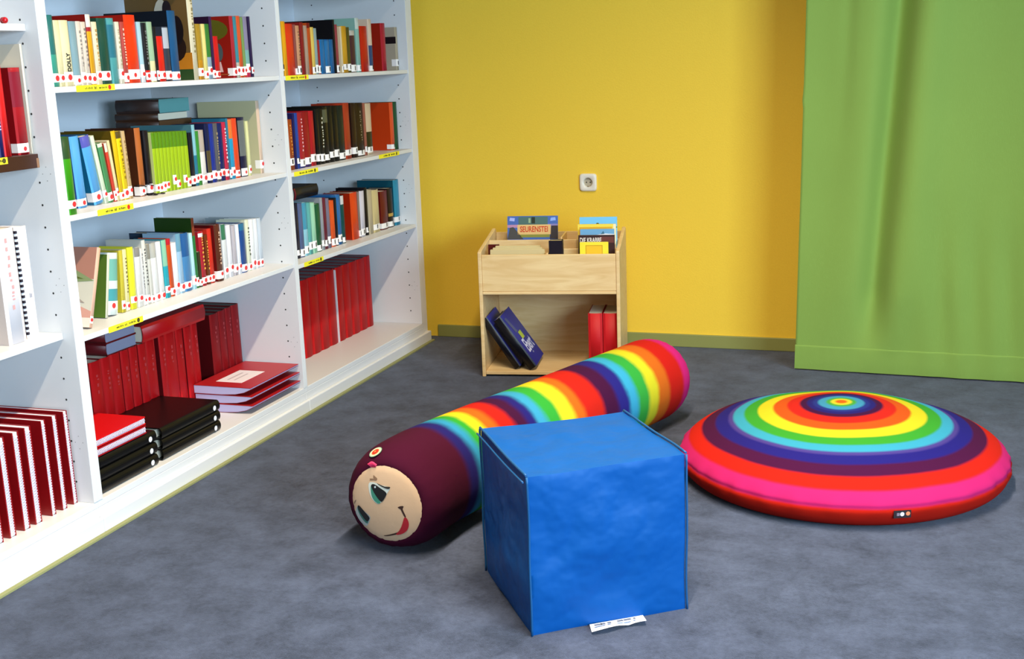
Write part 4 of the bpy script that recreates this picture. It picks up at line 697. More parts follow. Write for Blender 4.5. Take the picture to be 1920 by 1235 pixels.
PX, PYY, PH0, PH1, LEN, RAD, RF = (0.9583, -2.5792, 0.0817, 0.3276, 1.6306, 0.1604, 0.1150)
def cat_axis(s):
    n = 60; x, y = PX, PYY
    for i in range(n):
        a, b = LEN*i/n, LEN*(i+1)/n
        if s <= a: break
        w = min(s, b)-a; m_ = a+w/2; k = min(max(m_/.45, 0), 1); k = k*k*(3-2*k); ph = PH0+(PH1-PH0)*k
        x += w*math.sin(ph); y += w*math.cos(ph)
    k = min(max(s/.45, 0), 1); k = k*k*(3-2*k)
    return x, y, PH0+(PH1-PH0)*k
def cat_rad(s):
    e = .11
    def end(q): c = min(max(1-q/e, 0), 1); return RF+(RAD-RF)*math.sqrt(1-c*c)
    return min(end(s), end(LEN-s))
bands = [('520f30', .226), ('2a2478', .288, .016), ('3aa8d8', .325, .014), ('3cb83a', .365), ('f4ee2a', .410), ('f2741c', .465), ('e6261a', .535), ('4c1240', .590), ('2b2480', .636), ('44b4e0', .685), ('3ebc40', .752), ('f6f030', .829), ('f4781e', .885), ('e8281a', .998), ('4e1244', 1.085), ('2e2a90', 1.155), ('44c0ec', 1.210), ('40c04a', 1.285), ('f8f232', 1.351), ('f67a20', 1.430), ('ea2418', 1.535), ('f42a8c', 1.80)]
TOT = 1.8
CATM = ramp_mat('dyed_plush_stripes', 'along', band_stops(bands, TOT, .012, .56), .92, .012, 14, .18)
def cat_body():
    ss = [0, 0.0004] + [.11*(1-math.cos(i/9*math.pi/2)) for i in range(1, 10)] + [.11+.024*i for i in range(1, int((LEN-.22)/.024)+1)]
    ss += [LEN-.11*(1-math.cos(i/9*math.pi/2)) for i in range(9, -1, -1)]
    ss = sorted(set(round(q, 5) for q in ss)); N = 64
    mb = MB(); at = []
    def ringpt(s, r_, th):
        x, y, ph = cat_axis(s); u = (math.cos(ph), -math.sin(ph))
        pk = 1
        # gathers of the cloth near both end seams
        if s < .25 or s > LEN-.2:
            q = s if s < .25 else LEN-s
            pk = 1 + .010*math.exp(-q/.06)*math.sin(26*th + 1.3*math.sin(5*th))*(1 if q > .002 else 0)
        soft = 1 + .012*noise.noise(Vector((s*5, math.cos(th)*1.5, math.sin(th)*1.5)))
        rr = r_*pk*soft
        zc = RAD + rr*math.sin(th); lift = .0
        z_ = zc
        if z_ < .022: z_ = .022 - (.022-z_)*.55 if z_ > -.02 else .003
        return (x + rr*math.cos(th)*u[0], y + rr*math.cos(th)*u[1], max(z_, .002))
    for s in ss:
        mb.add([ringpt(s, cat_rad(s), 2*math.pi*j/N) for j in range(N)]); at += [s/TOT]*N
    for i in range(len(ss)-1):
        for j in range(N): mb.face((i*N+j, i*N+(j+1) % N, (i+1)*N+(j+1) % N, (i+1)*N+j), CATM, True)
    # closed ends
    for s, base, dirn in ((0, 0, -1), (LEN, (len(ss)-1)*N, 1)):
        prev = base
        for f_, out in ((.8, .004), (.45, .010), (.15, .012)):
            x, y, ph = cat_axis(s); n0 = len(mb.v)
            for j in range(N):
                th = 2*math.pi*j/N; r_ = RF*f_
                mb.add([(x + r_*math.cos(th)*math.cos(ph) + dirn*out*math.sin(ph), y - r_*math.cos(th)*math.sin(ph) + dirn*out*math.cos(ph), RAD + r_*math.sin(th))])
            at.extend([s/TOT]*N)
            for j in range(N): mb.face((prev+j, prev+(j+1) % N, n0+(j+1) % N, n0+j), CATM, True)
            prev = n0
        mb.face([prev+j for j in range(N)], CATM, True)
    return mb, at
root = empty('caterpillar_bolster', T(*cat_axis(LEN/2)[:2], 0))
tag(root, 'long rainbow striped caterpillar cushion with smiling face lying on carpet', 'cushion')
RI = root.matrix_world.inverted()
mb, at = cat_body(); bo = mb.build('body', root, RI)
a_ = bo.data.attributes.new('along', 'FLOAT', 'POINT'); a_.data.foreach_set('value', at)
# face frame: x = to the picture's right, y = up, z = out of the face
FM = Matrix(((math.cos(PH0), 0, -math.sin(PH0), PX), (-math.sin(PH0), 0, -math.cos(PH0), PYY), (0, 1, 0, RAD), (0, 0, 0, 1)))
def dome(u, v): q = min(1, (u*u+v*v)/(RF*RF)); return .0165*(1-q)**.9 + .001
SKIN = mat('d2b08e', .85, 'face_cloth', bump=.25, bscale=30, sheen=.1)
mb = MB(); NR = 12
for i in range(1, NR+1):
    for j in range(64):
        th = 2*math.pi*j/64; r_ = RF*1.0*i/NR*(1 + (-.006+.004*math.sin(17*th) if i == NR else 0)); u, v = r_*math.cos(th), r_*math.sin(th)
        wr = .0008*math.sin(26*th)*(i/NR)**6
        mb.add([(u, v, dome(u, v) + wr + (.0005 if i < NR else -.001))])
c = mb.add([(0, 0, dome(0, 0)+.0005)])
for j in range(64): mb.face((c, j, (j+1) % 64), SKIN, True)
for i in range(NR-1):
    for j in range(64): mb.face((i*64+j, (i+1)*64+j, (i+1)*64+(j+1) % 64, i*64+(j+1) % 64), SKIN, True)
face = mb.build('face', root, RI @ FM, label='round beige cloth face', fix=False)
def chaikin(p, n=2):
    for _ in range(n):
        q = []
        for a, b in zip(p, p[1:]+p[:1]): q += [(.75*a[0]+.25*b[0], .75*a[1]+.25*b[1]), (.25*a[0]+.75*b[0], .25*a[1]+.75*b[1])]
        p = q
    return p
def feature(name, layers, label=None):
    mb = MB()
    for k, (key, colr) in enumerate(layers):
        pts = chaikin(FACE[key], 2); cu = sum(p[0] for p in pts)/len(pts); cv = sum(p[1] for p in pts)/len(pts); off = .0012+.0005*k
        # fan of rings so that the print follows the dome
        m_ = mat(colr, .6, 'face_print'); n = len(pts); rings = []
        lim = lambda u, v: (u, v) if u*u+v*v < (RF*.985)**2 else tuple(q*RF*.985/math.hypot(u, v) for q in (u, v))
        for f_ in (1, .66, .33):
            rings.append(mb.add([(*lim(cu+(u-cu)*f_, cv+(v-cv)*f_), dome(*lim(cu+(u-cu)*f_, cv+(v-cv)*f_))+off) for u, v in pts]))
        for a, b in zip(rings[:-1], rings[1:]):
            for j in range(n): mb.face((a+j, a+(j+1) % n, b+(j+1) % n, b+j), m_)
        mb.face([rings[-1]+j for j in range(n)], m_)
    return mb.build(name, face, fix=False, label=label)
feature('eye', [('eye_white', 'cfd8d0'), ('iris', '3c8a74'), ('pupil', '0c0d10'), ('glint', 'c8d8dc'), ('lid', '2a241e')])
feature('eye', [('eye_white2', 'a8b0b0'), ('iris2', '3c7468'), ('pupil2', '101214')])
feature('eyebrow', [('brow', '8a6a50')]); feature('eyebrow', [('brow2', '7a6450')])
feature('mouth', [('smile', '3a2016'), ('mouthline', '3a2016'), ('mouth', 'b01c28')])
# round badge and little pink tuft above the face
def on_body(s, th, out=0):
    x, y, ph = cat_axis(s); r_ = cat_rad(s)+out
    return Vector((x + r_*math.cos(th)*math.cos(ph), y - r_*math.cos(th)*math.sin(ph), RAD + r_*math.sin(th)))
bs, bth = .030, 1.875
p_ = on_body(bs, bth); ds = (on_body(bs+.004, bth)-on_body(bs-.004, bth)).normalized(); dt = (on_body(bs, bth+.03)-on_body(bs, bth-.03)).normalized(); nn = dt.cross(ds).normalized()
if nn.dot(p_ - Vector((*cat_axis(bs)[:2], RAD))) < 0: nn = -nn
mb = MB()
for k, (rr, c) in enumerate(((.021, '7aa890'), (.0185, 'e8dcae'), (.0125, 'd0501c'), (.009, 'b81c14'), (.004, 'e0803a'))):
    mb.disc(p_ + nn*(.003+.0006*k), ds, dt, rr, mat(c, .6, 'badge'), 20)
mb.build('flower_badge', root, RI, fix=False)
mb = MB(); p_ = on_body(.0, 1.90, .004); 
for k in range(9):
    a = k/8-.5; mb.tube([p_+Vector((a*.012, 0, -.006)), p_+Vector((a*.026, -.006, .008+.004*math.cos(a*5)))], .002, mat('f0386a', .8, 'pink_yarn'), 5)
mb.build('pink_tuft', root, RI)

# ---------------------------------------------------------------- round floor cushion
CCX, CCY, CR, CH, CZR = (2.154, -1.558, .535, .249, .135)
CUSHM = ramp_mat('dyed_plush_rings', 'ring', band_stops([('f0701a', .019), ('f2e63a', .034), ('52b84a', .049), ('48a8d4', .075), ('2c3a98', .092), ('2a2482', .111), ('4a1248', .134), ('ea2a20', .176), ('f2641e', .222),
    ('f6ec30', .272), ('46b83a', .318), ('46bce0', .354), ('5a4aa4', .370), ('2c2690', .413), ('56144a', .459), ('f02818', .504), ('f42e84', .557, .003), ('d8200e', .70)], .70, .0045, .56), .92, .006, 10, .12)
mb = MB(); N = 160
ctrl = [(0, .2465), (.04, .245), (.075, .242), (.134, .235), (.18, .226), (.224, .217), (.272, .207), (.32, .196), (.354, .186), (.413, .166), (.459, .146), (.49, .128), (.504, .117), (.520, .100), (.531, .084), (.5355, .070), (.534, .052), (.524, .030), (.504, .012), (.47, .002), (.40, .001)]
def cr_(p0, p1, p2, p3, t): return tuple(.5*((2*b_)+(-a_+c_)*t+(2*a_-5*b_+4*c_-d_)*t*t+(-a_+3*b_-3*c_+d_)*t**3) for a_, b_, c_, d_ in zip(p0, p1, p2, p3))
prof = []
for i in range(len(ctrl)-1):
    q0, q1, q2, q3 = ctrl[max(i-1, 0)], ctrl[i], ctrl[i+1], ctrl[min(i+2, len(ctrl)-1)]
    for t_ in (0, .25, .5, .75): prof.append(cr_(q0, q1, q2, q3, t_))
prof.append(ctrl[-1])
arc = 0; at = []; tt = []; pr = prof[0]
for i, (r_, z_) in enumerate(prof):
    arc += math.hypot(r_-pr[0], z_-pr[1]); pr = (r_, z_)
    if r_ <= .504 and z_ > .1: tt.append(r_); base = arc
    else: tt.append(.504 + (arc-base))
zs_seam = .557
for i, (r_, z_) in enumerate(prof):
    q = math.exp(-((tt[i]-zs_seam)/.030)**2)
    for j in range(N):
        th = 2*math.pi*j/N
        pk = .0042*q*(math.sin(29*th+2*math.sin(3*th))*.6 + math.sin(61*th+math.sin(7*th))*.4) - .004*math.exp(-((tt[i]-zs_seam)/.007)**2)
        soft = .005*noise.noise(Vector((2.2*math.cos(th)*r_/.535, 2.2*math.sin(th)*r_/.535, 3)))
        mb.add([((max(r_, .0001)+pk)*math.cos(th), (max(r_, .0001)+pk)*math.sin(th), max(.001, z_ + (soft + .3*pk if z_ > .03 else 0)))]); at.append(tt[i]/.70)
for i in range(len(prof)-1):
    for j in range(N): mb.face((i*N+j, i*N+(j+1) % N, (i+1)*N+(j+1) % N, (i+1)*N+j), CUSHM, True)
n0 = (len(prof)-1)*N; mb.face([n0+j for j in range(N)], CUSHM)
root = empty('floor_cushion', T(CCX, CCY, 0)); tag(root, 'large round rainbow ringed floor cushion lying before the green curtain', 'cushion')
bo = mb.build('cushion_body', root); a_ = bo.data.attributes.new('ring', 'FLOAT', 'POINT'); a_.data.foreach_set('value', at)
# woven tag on the seam
tv = Vector((2.395-CCX, -2.12-CCY, 0)).normalized(); tu = Vector((-tv.y, tv.x, 0)); zt = .058
Mtag = Matrix(((tu.x, 0, tv.x, tv.x*(CR+.003)), (tu.y, 0, tv.y, tv.y*(CR+.003)), (0, 1, 0, zt), (0, 0, 0, 1)))
mb = MB(); mb.box((-.026, -.012, -.001), (.026, .011, .001), mat('1c0e16', .7, 'tag'))
mb.box((-.017, -.005, .001), (-.009, .004, .0014), mat('8a7a88', .6, 'tag_print')); mb.disc((-.001, .0, .0015), (1, 0, 0), (0, 1, 0), .0065, mat('e4dcec', .6, 'tag_print')); mb.disc((.0165, .001, .0015), (1, 0, 0), (0, 1, 0), .0065, mat('f08a5a', .6, 'tag_print'))
mb.build('woven_tag', root, Mtag, fix=False, label='small dark woven tag')

# ---------------------------------------------------------------- blue cube seat
def nylon():
    m = bpy.data.materials.new('blue_nylon'); m.use_nodes = True; nt = m.node_tree; b = nt.nodes['Principled BSDF']
    b.inputs['Base Color'].default_value = lin('024e98'); b.inputs['Roughness'].default_value = .5; b.inputs['Specular IOR Level'].default_value = .18
    tc = nt.nodes.new('ShaderNodeTexCoord'); mp = nt.nodes.new('ShaderNodeMapping'); mp.inputs['Scale'].default_value = (1, 1, 1)
    w = nt.nodes.new('ShaderNodeTexNoise'); w.noise_type = 'RIDGED_MULTIFRACTAL'; w.inputs['Scale'].default_value = 3.4; w.inputs['Detail'].default_value = 3; w.inputs['Distortion'].default_value = .7
    w.inputs['Lacunarity'].default_value = 2.2
    mp.inputs['Rotation'].default_value = (.5, .7, .4); mp.inputs['Scale'].default_value = (1.5, 1.2, .8)
    n2 = nt.nodes.new('ShaderNodeTexNoise'); n2.inputs['Scale'].default_value = 7; n2.inputs['Detail'].default_value = 3
    ad = nt.nodes.new('ShaderNodeMath'); ad.operation = 'MULTIPLY_ADD'; ad.inputs[1].default_value = .45
    nt.links.new(tc.outputs['Object'], mp.inputs['Vector']); nt.links.new(mp.outputs[0], w.inputs['Vector']); nt.links.new(tc.outputs['Object'], n2.inputs['Vector'])
    nt.links.new(w.outputs['Fac'], ad.inputs[0]); nt.links.new(n2.outputs['Fac'], ad.inputs[2])
    bp = nt.nodes.new('ShaderNodeBump'); bp.inputs['Strength'].default_value = .75; bp.inputs['Distance'].default_value = .02
    nt.links.new(ad.outputs[0], bp.inputs['Height']); nt.links.new(bp.outputs['Normal'], b.inputs['Normal'])
    return m
NYL = nylon()
S = dict(c=(1.561, -2.656), a=36, w=.415, d=.415, h=.415, tag=(-.07, .075))
root = empty('cube_seat', T(*S['c'], 0) @ RZ(S['a'])); tag(root, 'blue fabric cube seat with wrinkled sides in the foreground', 'cube seat')
hx, hy, hz = S['w']/2, S['d']/2, S['h']
def cube_pt(face, u, v):                       # u, v in 0..1 on one of the five visible sides
    P = {'f': (-hx+2*hx*u, -hy, hz*v), 'b': (hx-2*hx*u, hy, hz*v), 'l': (-hx, hy-2*hy*u, hz*v), 'r': (hx, -hy+2*hy*u, hz*v), 't': (-hx+2*hx*u, -hy+2*hy*v, hz), 'd': (-hx+2*hx*u, hy-2*hy*v, 0)}[face]
    N_ = {'f': (0, -1, 0), 'b': (0, 1, 0), 'l': (-1, 0, 0), 'r': (1, 0, 0), 't': (0, 0, 1), 'd': (0, 0, -1)}[face]
    e = (max(0, min(u, 1-u)*min(v, 1-v)*4))**.5
    q = Vector(P)
    n_ = .012*noise.noise(q*6) + .010*abs(noise.noise(Vector((q.x*9+q.z*5, q.y*9, q.z*11-q.x*5)))) + .004*abs(noise.noise(q*26))
    out = (.006 + n_)*e if face not in 'd' else 0
    if face == 't': out = (-.004 + .6*n_)*e
    # slack edges
    tw = Vector((.006*noise.noise(q*5+Vector((9, 0, 0))), .006*noise.noise(q*5+Vector((0, 9, 0))), .005*noise.noise(q*6+Vector((0, 0, 9)))*(1 if q.z > .02 else 0)))
    return q + Vector(N_)*out + tw
G = 48; mb = MB(); bm = bmesh.new()
for fc in 'fblrtd':
    n0 = mb.add([cube_pt(fc, i/G, j/G) for j in range(G+1) for i in range(G+1)])
    for j in range(G):
        for i in range(G): mb.face((n0+j*(G+1)+i, n0+j*(G+1)+i+1, n0+(j+1)*(G+1)+i+1, n0+(j+1)*(G+1)+i), NYL, True)
cb = mb.build('cover', root)
bm.from_mesh(cb.data); bmesh.ops.remove_doubles(bm, verts=bm.verts, dist=1e-4); bmesh.ops.recalc_face_normals(bm, faces=bm.faces); bm.to_mesh(cb.data); bm.free()
e_ = cb.modifiers.new('edges', 'EDGE_SPLIT'); e_.split_angle = R(55)
def edge_path(fc, fn, n=24): return [cube_pt(fc, *fn(i/n)) + Vector((0, 0, 0)) for i in range(n+1)]
PIP = mat('054f86', .5, 'piping'); 
def off(path, d): return [p + Vector(d) for p in path]
for fc, fn, d in (('f', lambda t: (0, t), (-.003, -.003, 0)), ('f', lambda t: (1, t), (.003, -.003, 0)), ('t', lambda t: (0, t), (-.003, 0, .004)), ('t', lambda t: (1, t), (.003, 0, .004)),
                  ('b', lambda t: (0, t), (.003, .003, 0)), ('b', lambda t: (1, t), (-.003, .003, 0))):
    mb = MB(); mb.tube(off(edge_path(fc, fn), d), .0032, PIP, 8); mb.build('piping_seam', root)
for d in ((-.012, 0, -.012),):
    mb = MB(); mb.tube(off(edge_path('t', lambda t: (0, t)), d), .0024, PIP, 8); mb.build('piping_seam', root)
# white care label lying out from under the front edge
mb = MB(); TW = mat('e8eef6', .7, 'label_cloth'); lx0, lx1 = S['tag']
n0 = mb.add([(lx0+(lx1-lx0)*i/10 + .012*(1-j), -hy - .002 - .048*j - .006*math.sin(i*.7)*j, .004 + .010*j*abs(math.sin(i*.42+.3)) + .001*j) for j in (0, .5, 1) for i in range(11)])
for j in range(2):
    for i in range(10): mb.face((n0+j*11+i, n0+(j+1)*11+i, n0+(j+1)*11+i+1, n0+j*11+i+1), TW, True)
tk = mat('5a6478', .7, 'label_print')
for (i, w) in ((1, .02), (2.2, .012), (3.4, .01), (5.2, .016), (6.4, .02), (8.2, .006)):
    x = lx0+(lx1-lx0)*i/10; mb.box((x, -hy-.034, .0142), (x+w, -hy-.026, .0145), tk)
cl = mb.build('care_label', root, fix=False, label='white cloth care label')

# ---------------------------------------------------------------- wooden book browser
def wood_mat(name, c0, c1):
    m = bpy.data.materials.new(name); m.use_nodes = True; nt = m.node_tree; b = nt.nodes['Principled BSDF']
    tc = nt.nodes.new('ShaderNodeTexCoord'); mp = nt.nodes.new('ShaderNodeMapping'); mp.inputs['Scale'].default_value = (1.2, 6, 9)
    n = nt.nodes.new('ShaderNodeTexNoise'); n.inputs['Scale'].default_value = 3.2; n.inputs['Detail'].default_value = 7; n.inputs['Distortion'].default_value = 1.4
    r = nt.nodes.new('ShaderNodeValToRGB'); e = r.color_ramp.elements; e[0].position = .3; e[0].color = lin(c0); e[1].position = .7; e[1].color = lin(c1)
    nt.links.new(tc.outputs['Object'], mp.inputs['Vector']); nt.links.new(mp.outputs[0], n.inputs['Vector']); nt.links.new(n.outputs['Fac'], r.inputs['Fac'])
    nt.links.new(r.outputs['Color'], b.inputs['Base Color']); b.inputs['Roughness'].default_value = .42
    return m
WOOD = wood_mat('birch_plywood', 'dab47a', 'eacc96')
B = dict(x=.525, y=-.633, a=9.5, w=.628, d=.40, zd=.592, comich=.302)
BM = T(B['x'], B['y'], 0) @ RZ(B['a'])
W_, D_ = B['w'], B['d']; ZF, ZB, ZL = .556, .622, .384
root = empty('book_browser', BM); tag(root, 'birch plywood book browser box standing before the yellow wall', 'book browser')
def part(name, boxes, bev=.002):
    mb = MB()
    for a, b in boxes: mb.box(a, b, WOOD)
    return mb.build(name, root, bevel=bev)
for x in (0, W_-.016):
    mb = MB(); mb.prism([(x, 0, 0), (x, 0, ZF+.012), (x, .02, ZF+.018), (x, D_-.02, ZB), (x, D_, ZB-.01), (x, D_, 0)], (.016, 0, 0), WOOD); mb.build('side_panel', root, bevel=.003)
part('front_panel', [((.0165, .004, ZL+.008), (W_-.0165, .016, ZF))])
part('trough_floor', [((.0165, .001, ZL-.006), (W_-.0165, D_-.012, ZL+.007))])
part('back_panel', [((.0165, D_-.012, .02), (W_-.0165, D_-.001, ZB-.02))])
part('bottom_shelf', [((.0165, .003, .010), (W_-.0165, D_-.0125, .026))])
DV1, DV2 = .20, .10
part('divider', [((.0165, DV1, ZL+.0075), (W_-.0165, DV1+.009, B['zd'])), ])
part('divider', [((.305, .0165, ZL+.0075), (.313, DV1-.0005, ZF+.004)), ((.345, DV1+.0095, ZL+.0075), (.353, D_-.0125, ZB-.02))])
part('divider', [((.3135, DV2, ZL+.0075), (W_-.0165, DV2+.008, ZF+.01))])
# fronts that face the room: local left board of make_book faces -y
def facing(x1, y, z, tilt=-8): return BM @ T(x1, y, z) @ RX(tilt)
def put(M, t, h, w, spine, cov, label, deco=None, cat='book', **k):
    o = make_book(M, t, h, w, spine, cover=cov, **k)
    if deco:
        mb = MB(); deco(mb, w, h); mb.build('cover_picture', o, fix=False)
    tag(o, label, cat, 'books in the birch browser box'); return o
def rect(mb, w, h, u0, v0, u1, v1, c, l=0):
    y = -.0005-.0003*l; mb.poly([(-w*(1-u0), y, h*v0), (-w*(1-u1), y, h*v0), (-w*(1-u1), y, h*v1), (-w*(1-u0), y, h*v1)], mat(c, .35, 'print'))
def gpoly(mb, w, h, pts, c, l=0):
    y = -.0005-.0003*l; mb.poly([(-w*(1-u), y, h*v) for u, v in pts], mat(c, .35, 'print'))
zt_ = ZL+.0078
def d_comic(mb, w, h):
    V = lambda v: 1-(1-v)*.44
    def rc(u0, v0, u1, v1, c, l=0): rect(mb, w, h, u0, V(v0), u1, V(v1), c, l)
    def gp(pts, c, l=0): gpoly(mb, w, h, [(u, V(v)) for u, v in pts], c, l)
    rect(mb, w, h, 0, 0, 1, 1, '4a6ab0'); rc(.22, .70, .8, .97, '4f6e68', 1); rc(.48, .74, .55, .96, '2c3428', 2); rc(.42, .76, .46, .92, '9ab088', 2)
    gp([(.0, .2), (.32, .2), (.12, .62), (.05, .6)], '4c4a48', 2); gp([(.84, .2), (1, .2), (1, .66), (.87, .66)], '3c3434', 2); rc(.0, .6, .22, .7, 'b888a8', 1); rc(.8, .6, 1., .72, '8a80b4', 1)
    rc(.2, .36, .86, .70, 'e0b878', 2); rc(.25, .26, .84, .36, '8a8a3a', 2)
    gp([(.04, .84), (.14, .82), (.15, .93), (.05, .95)], 'a8b4f0', 2); gp([(.85, .82), (.96, .84), (.95, .95), (.86, .93)], '90b0f0', 2)
cw, chh = .235, B['comich']
o = put(facing(.325, DV1+.04, zt_, -10), .012, chh, cw, '4a6ab0', '4a6ab0', 'landscape comic album with orange title, standing at left of the browser box', d_comic)
mt = mat('c83a10', .5, 'title_ink')
text_mb('SEURENSTEI', .036, mt, Matrix(((1, 0, 0, -cw*.47), (0, 0, -1, -.0016), (0, 1, 0, chh*.795), (0, 0, 0, 1))), xs=.68, bold=.0008).build('title', o, fix=False)
# cream booklets lying on edge in the front left compartment
for i in range(3):
    o = put(facing(.295-.012*i, .035+.022*i, zt_, -3), .016, .181+.005*i, .245-.02*i, 'd8c690', 'dcc894', f"{('front', 'middle', 'rear')[i]} cream booklet in the left front compartment of the browser box", pages=mat('f0e4a8', .8, 'paper'))
o = put(facing(.078, .105, zt_, -3), .014, .194, .05, '5a1410', '5a1410', 'small dark red booklet behind the cream ones in the browser box')
# thick dark book showing its page tops
o = put(facing(.378, .022, zt_, -2), .052, .222, .062, '1c1828', '1c1622', 'thick little dark book with cream page edge in the browser box', hard=1, pages=mat('ecdc9a', .8, 'paper'))
gx = W_-.022
def d_yel(mb, w, h): rect(mb, w, h, 0, 0, 1, 1, 'f2e03a'); rect(mb, w, h, .2, .66, .8, .94, 'd0a01e', 1); rect(mb, w, h, .23, .67, .77, .925, 'ecbe2c', 2)
put(facing(gx-.028, .022, zt_, -2), .012, .213, .125, 'f0dc30', 'f0dc30', 'small yellow booklet at the front right of the browser box', d_yel)
def d_brn(mb, w, h): rect(mb, w, h, 0, 0, 1, 1, '3a2220'); rect(mb, w, h, .58, .86, .98, .97, '6a3a34', 1)
o = put(facing(gx-.002, .044, zt_, -3), .014, .240, .160, '2a1614', '3a2220', 'dark brown book with white title behind the yellow booklet', d_brn)
text_mb('DIE KRABBE', .03, mat('e8dcd0', .5, 'title_ink'), Matrix(((1, 0, 0, -.160*.66), (0, 0, -1, -.0012), (0, 1, 0, .240*.905), (0, 0, 0, 1))), xs=.6, bold=.0006).build('title', o, fix=False)
def d_blu(mb, w, h): rect(mb, w, h, 0, 0, 1, 1, '6ea4cc'); gpoly(mb, w, h, [(.4, .86), (1, .86), (1, .915), (.7, .925), (.45, .90)], 'f4f4fa', 1); gpoly(mb, w, h, [(.6, .91), (.68, .97), (.72, .92)], '3c6c84', 1)
put(facing(gx-.006, .066, zt_, -4), .012, .263, .150, '6a9cc4', '6ea4cc', 'grey blue picture book behind the dark brown one', d_blu)
def d_gld(mb, w, h): rect(mb, w, h, 0, 0, 1, 1, 'f4d850'); rect(mb, w, h, .04, .0, .9, .955, 'e0a828', 1); rect(mb, w, h, .93, 0, 1, 1, 'f2e8c0', 1)
put(facing(gx-.002, .115, zt_, -4), .014, .278, .170, 'f0e4b8', 'e8b830', 'gold fronted book with pale spine in the browser box', d_gld)
def d_sky(mb, w, h): rect(mb, w, h, 0, 0, 1, 1, '78c4f0'); gpoly(mb, w, h, [(0, .84), (1, .84), (1, .86), (.6, .87), (0, .865)], '5a8a4a', 1); gpoly(mb, w, h, [(.36, .85), (.46, .915), (.5, .915), (.62, .85)], '4a4a10', 2)
put(facing(gx, .155, zt_, -4), .014, .304, .168, '8ab8d8', '78c4f0', 'sky blue picture book, rearmost at the right of the browser box', d_sky)
# two blue catalogues leaning on the left side below
def leaning(x, lean, y, lb, t, h, w, deco):
    M = BM @ T(x, y, .0264+.0002) @ Matrix.Rotation(R(-lean), 4, 'Y') @ RZ(-90)
    o = make_book(M, t, h, w, '0c0c16', cover='25309a', hard=1, pages=mat('b8bcc4', .8, 'page_edge'))  # near-black spine colour paints in the shadow on the front edge
    tag(o, lb, 'catalogue', 'blue catalogues in the browser box')
    if deco:
        mb = MB(); y_ = t+.0006
        def q(pts, c, l=0): mb.poly([(-w*u, y_+.0003*l, h*v) for u, v in pts], mat(c, .3, 'print'))
        q([(.38, .46), (.62, .46), (.62, .6), (.38, .6)], 'b8cc30', 1); q([(.25, .62), (.42, .62), (.3, .92), (.12, .92)], '38487a', 1); q([(.42, .17), (.5, .17), (.5, .2), (.42, .2)], '9098b8', 1)
        mb.build('cover_picture', o, fix=False)
        text_mb('Ebert', .095, mat('d8daf2', .5, 'title_ink'), Matrix(((-1, 0, 0, -w*.52), (0, 0, 1, y_+.001), (0, 1, 0, h*.335), (0, 0, 0, 1))), xs=.7, bold=.002).build('title', o, fix=False)
leaning(.145, 33, .03, 'lower of two blue catalogues leaning on the left inside of the browser box', .03, .27, .23, False)
leaning(.215, 35, .015, 'upper blue catalogue with white title leaning inside the browser box', .038, .275, .23, True)
for i, lb in enumerate(('left of two red folders at the right inside the browser box', 'right of two red folders at the right inside the browser box')):
    x = W_-.0175-.066*(2-i)
    o = make_book(BM @ T(x+.001, .05, .0265) @ RZ(-90), .0635, .255, .20, 'd0141c', cover='a00c14', hard=1, rough=.55); tag(o, lb, 'folder', 'red folders in the browser box')

# ---------------------------------------------------------------- socket on the wall
root = empty('wall_socket', T(.838, YB, .80)); tag(root, 'white power socket on the yellow wall above the browser box', 'socket')
PL = mat('efe8d8', .35, 'socket_plastic'); mb = MB(); N = 48
def sq(h, r_, z_):
    out = []
    for j in range(N):
        a = 2*math.pi*(j+.5)/N; c, s = math.cos(a), math.sin(a); q = (abs(c)**7+abs(s)**7)**(-1/7); out.append((h*q*c, -z_, h*q*s))
    return out
def ci(r_, z_): return [(r_*math.cos(2*math.pi*(j+.5)/N), -z_, r_*math.sin(2*math.pi*(j+.5)/N)) for j in range(N)]
rings = [sq(.0425, 0, 0), sq(.0425, 0, .008), sq(.039, 0, .0125), sq(.033, 0, .013), ci(.0235, .013), ci(.0222, .011), ci(.0212, .0008)]
for q in rings: mb.add(q)
for i in range(len(rings)-1):
    for j in range(N): mb.face((i*N+j, i*N+(j+1) % N, (i+1)*N+(j+1) % N, (i+1)*N+j), PL, i not in (0,))
cp = mb.build('cover_plate', root)
mb = MB(); mb.poly(ci(.0213, .0009), mat('b8ac94', .5, 'socket_well')); mb.build('socket_well', root)
for dx in (-.0095, .0095):
    mb = MB(); mb.disc((dx, -.0014, 0), (1, 0, 0), (0, 0, 1), .0034, mat('12100e', .8, 'contact')); mb.build('contact_hole', root, fix=False)
for dz in (-.019, .019):
    mb = MB(); mb.box((-.003, -.009, dz-.0015), (.003, -.001, dz+.0015), mat('b8a888', .3, 'brass', metal=.8)); mb.build('earth_clip', root)

# ---------------------------------------------------------------- green curtain
def cloth_mat():
    m = bpy.data.materials.new('green_cloth'); m.use_nodes = True; nt = m.node_tree; b = nt.nodes['Principled BSDF']
    b.inputs['Base Color'].default_value = lin('84a44c'); b.inputs['Roughness'].default_value = .75; b.inputs['Specular IOR Level'].default_value = .2; b.inputs['Sheen Weight'].default_value = .1
    tc = nt.nodes.new('ShaderNodeTexCoord'); mp = nt.nodes.new('ShaderNodeMapping'); mp.inputs['Scale'].default_value = (500, 500, 60)
    n = nt.nodes.new('ShaderNodeTexNoise'); n.inputs['Scale'].default_value = 1; n.inputs['Detail'].default_value = 2
    nt.links.new(tc.outputs['Object'], mp.inputs['Vector']); nt.links.new(mp.outputs[0], n.inputs['Vector'])
    bp = nt.nodes.new('ShaderNodeBump'); bp.inputs['Strength'].default_value = .12; bp.inputs['Distance'].default_value = .003
    nt.links.new(n.outputs['Fac'], bp.inputs['Height']); nt.links.new(bp.outputs['Normal'], b.inputs['Normal'])
    return m
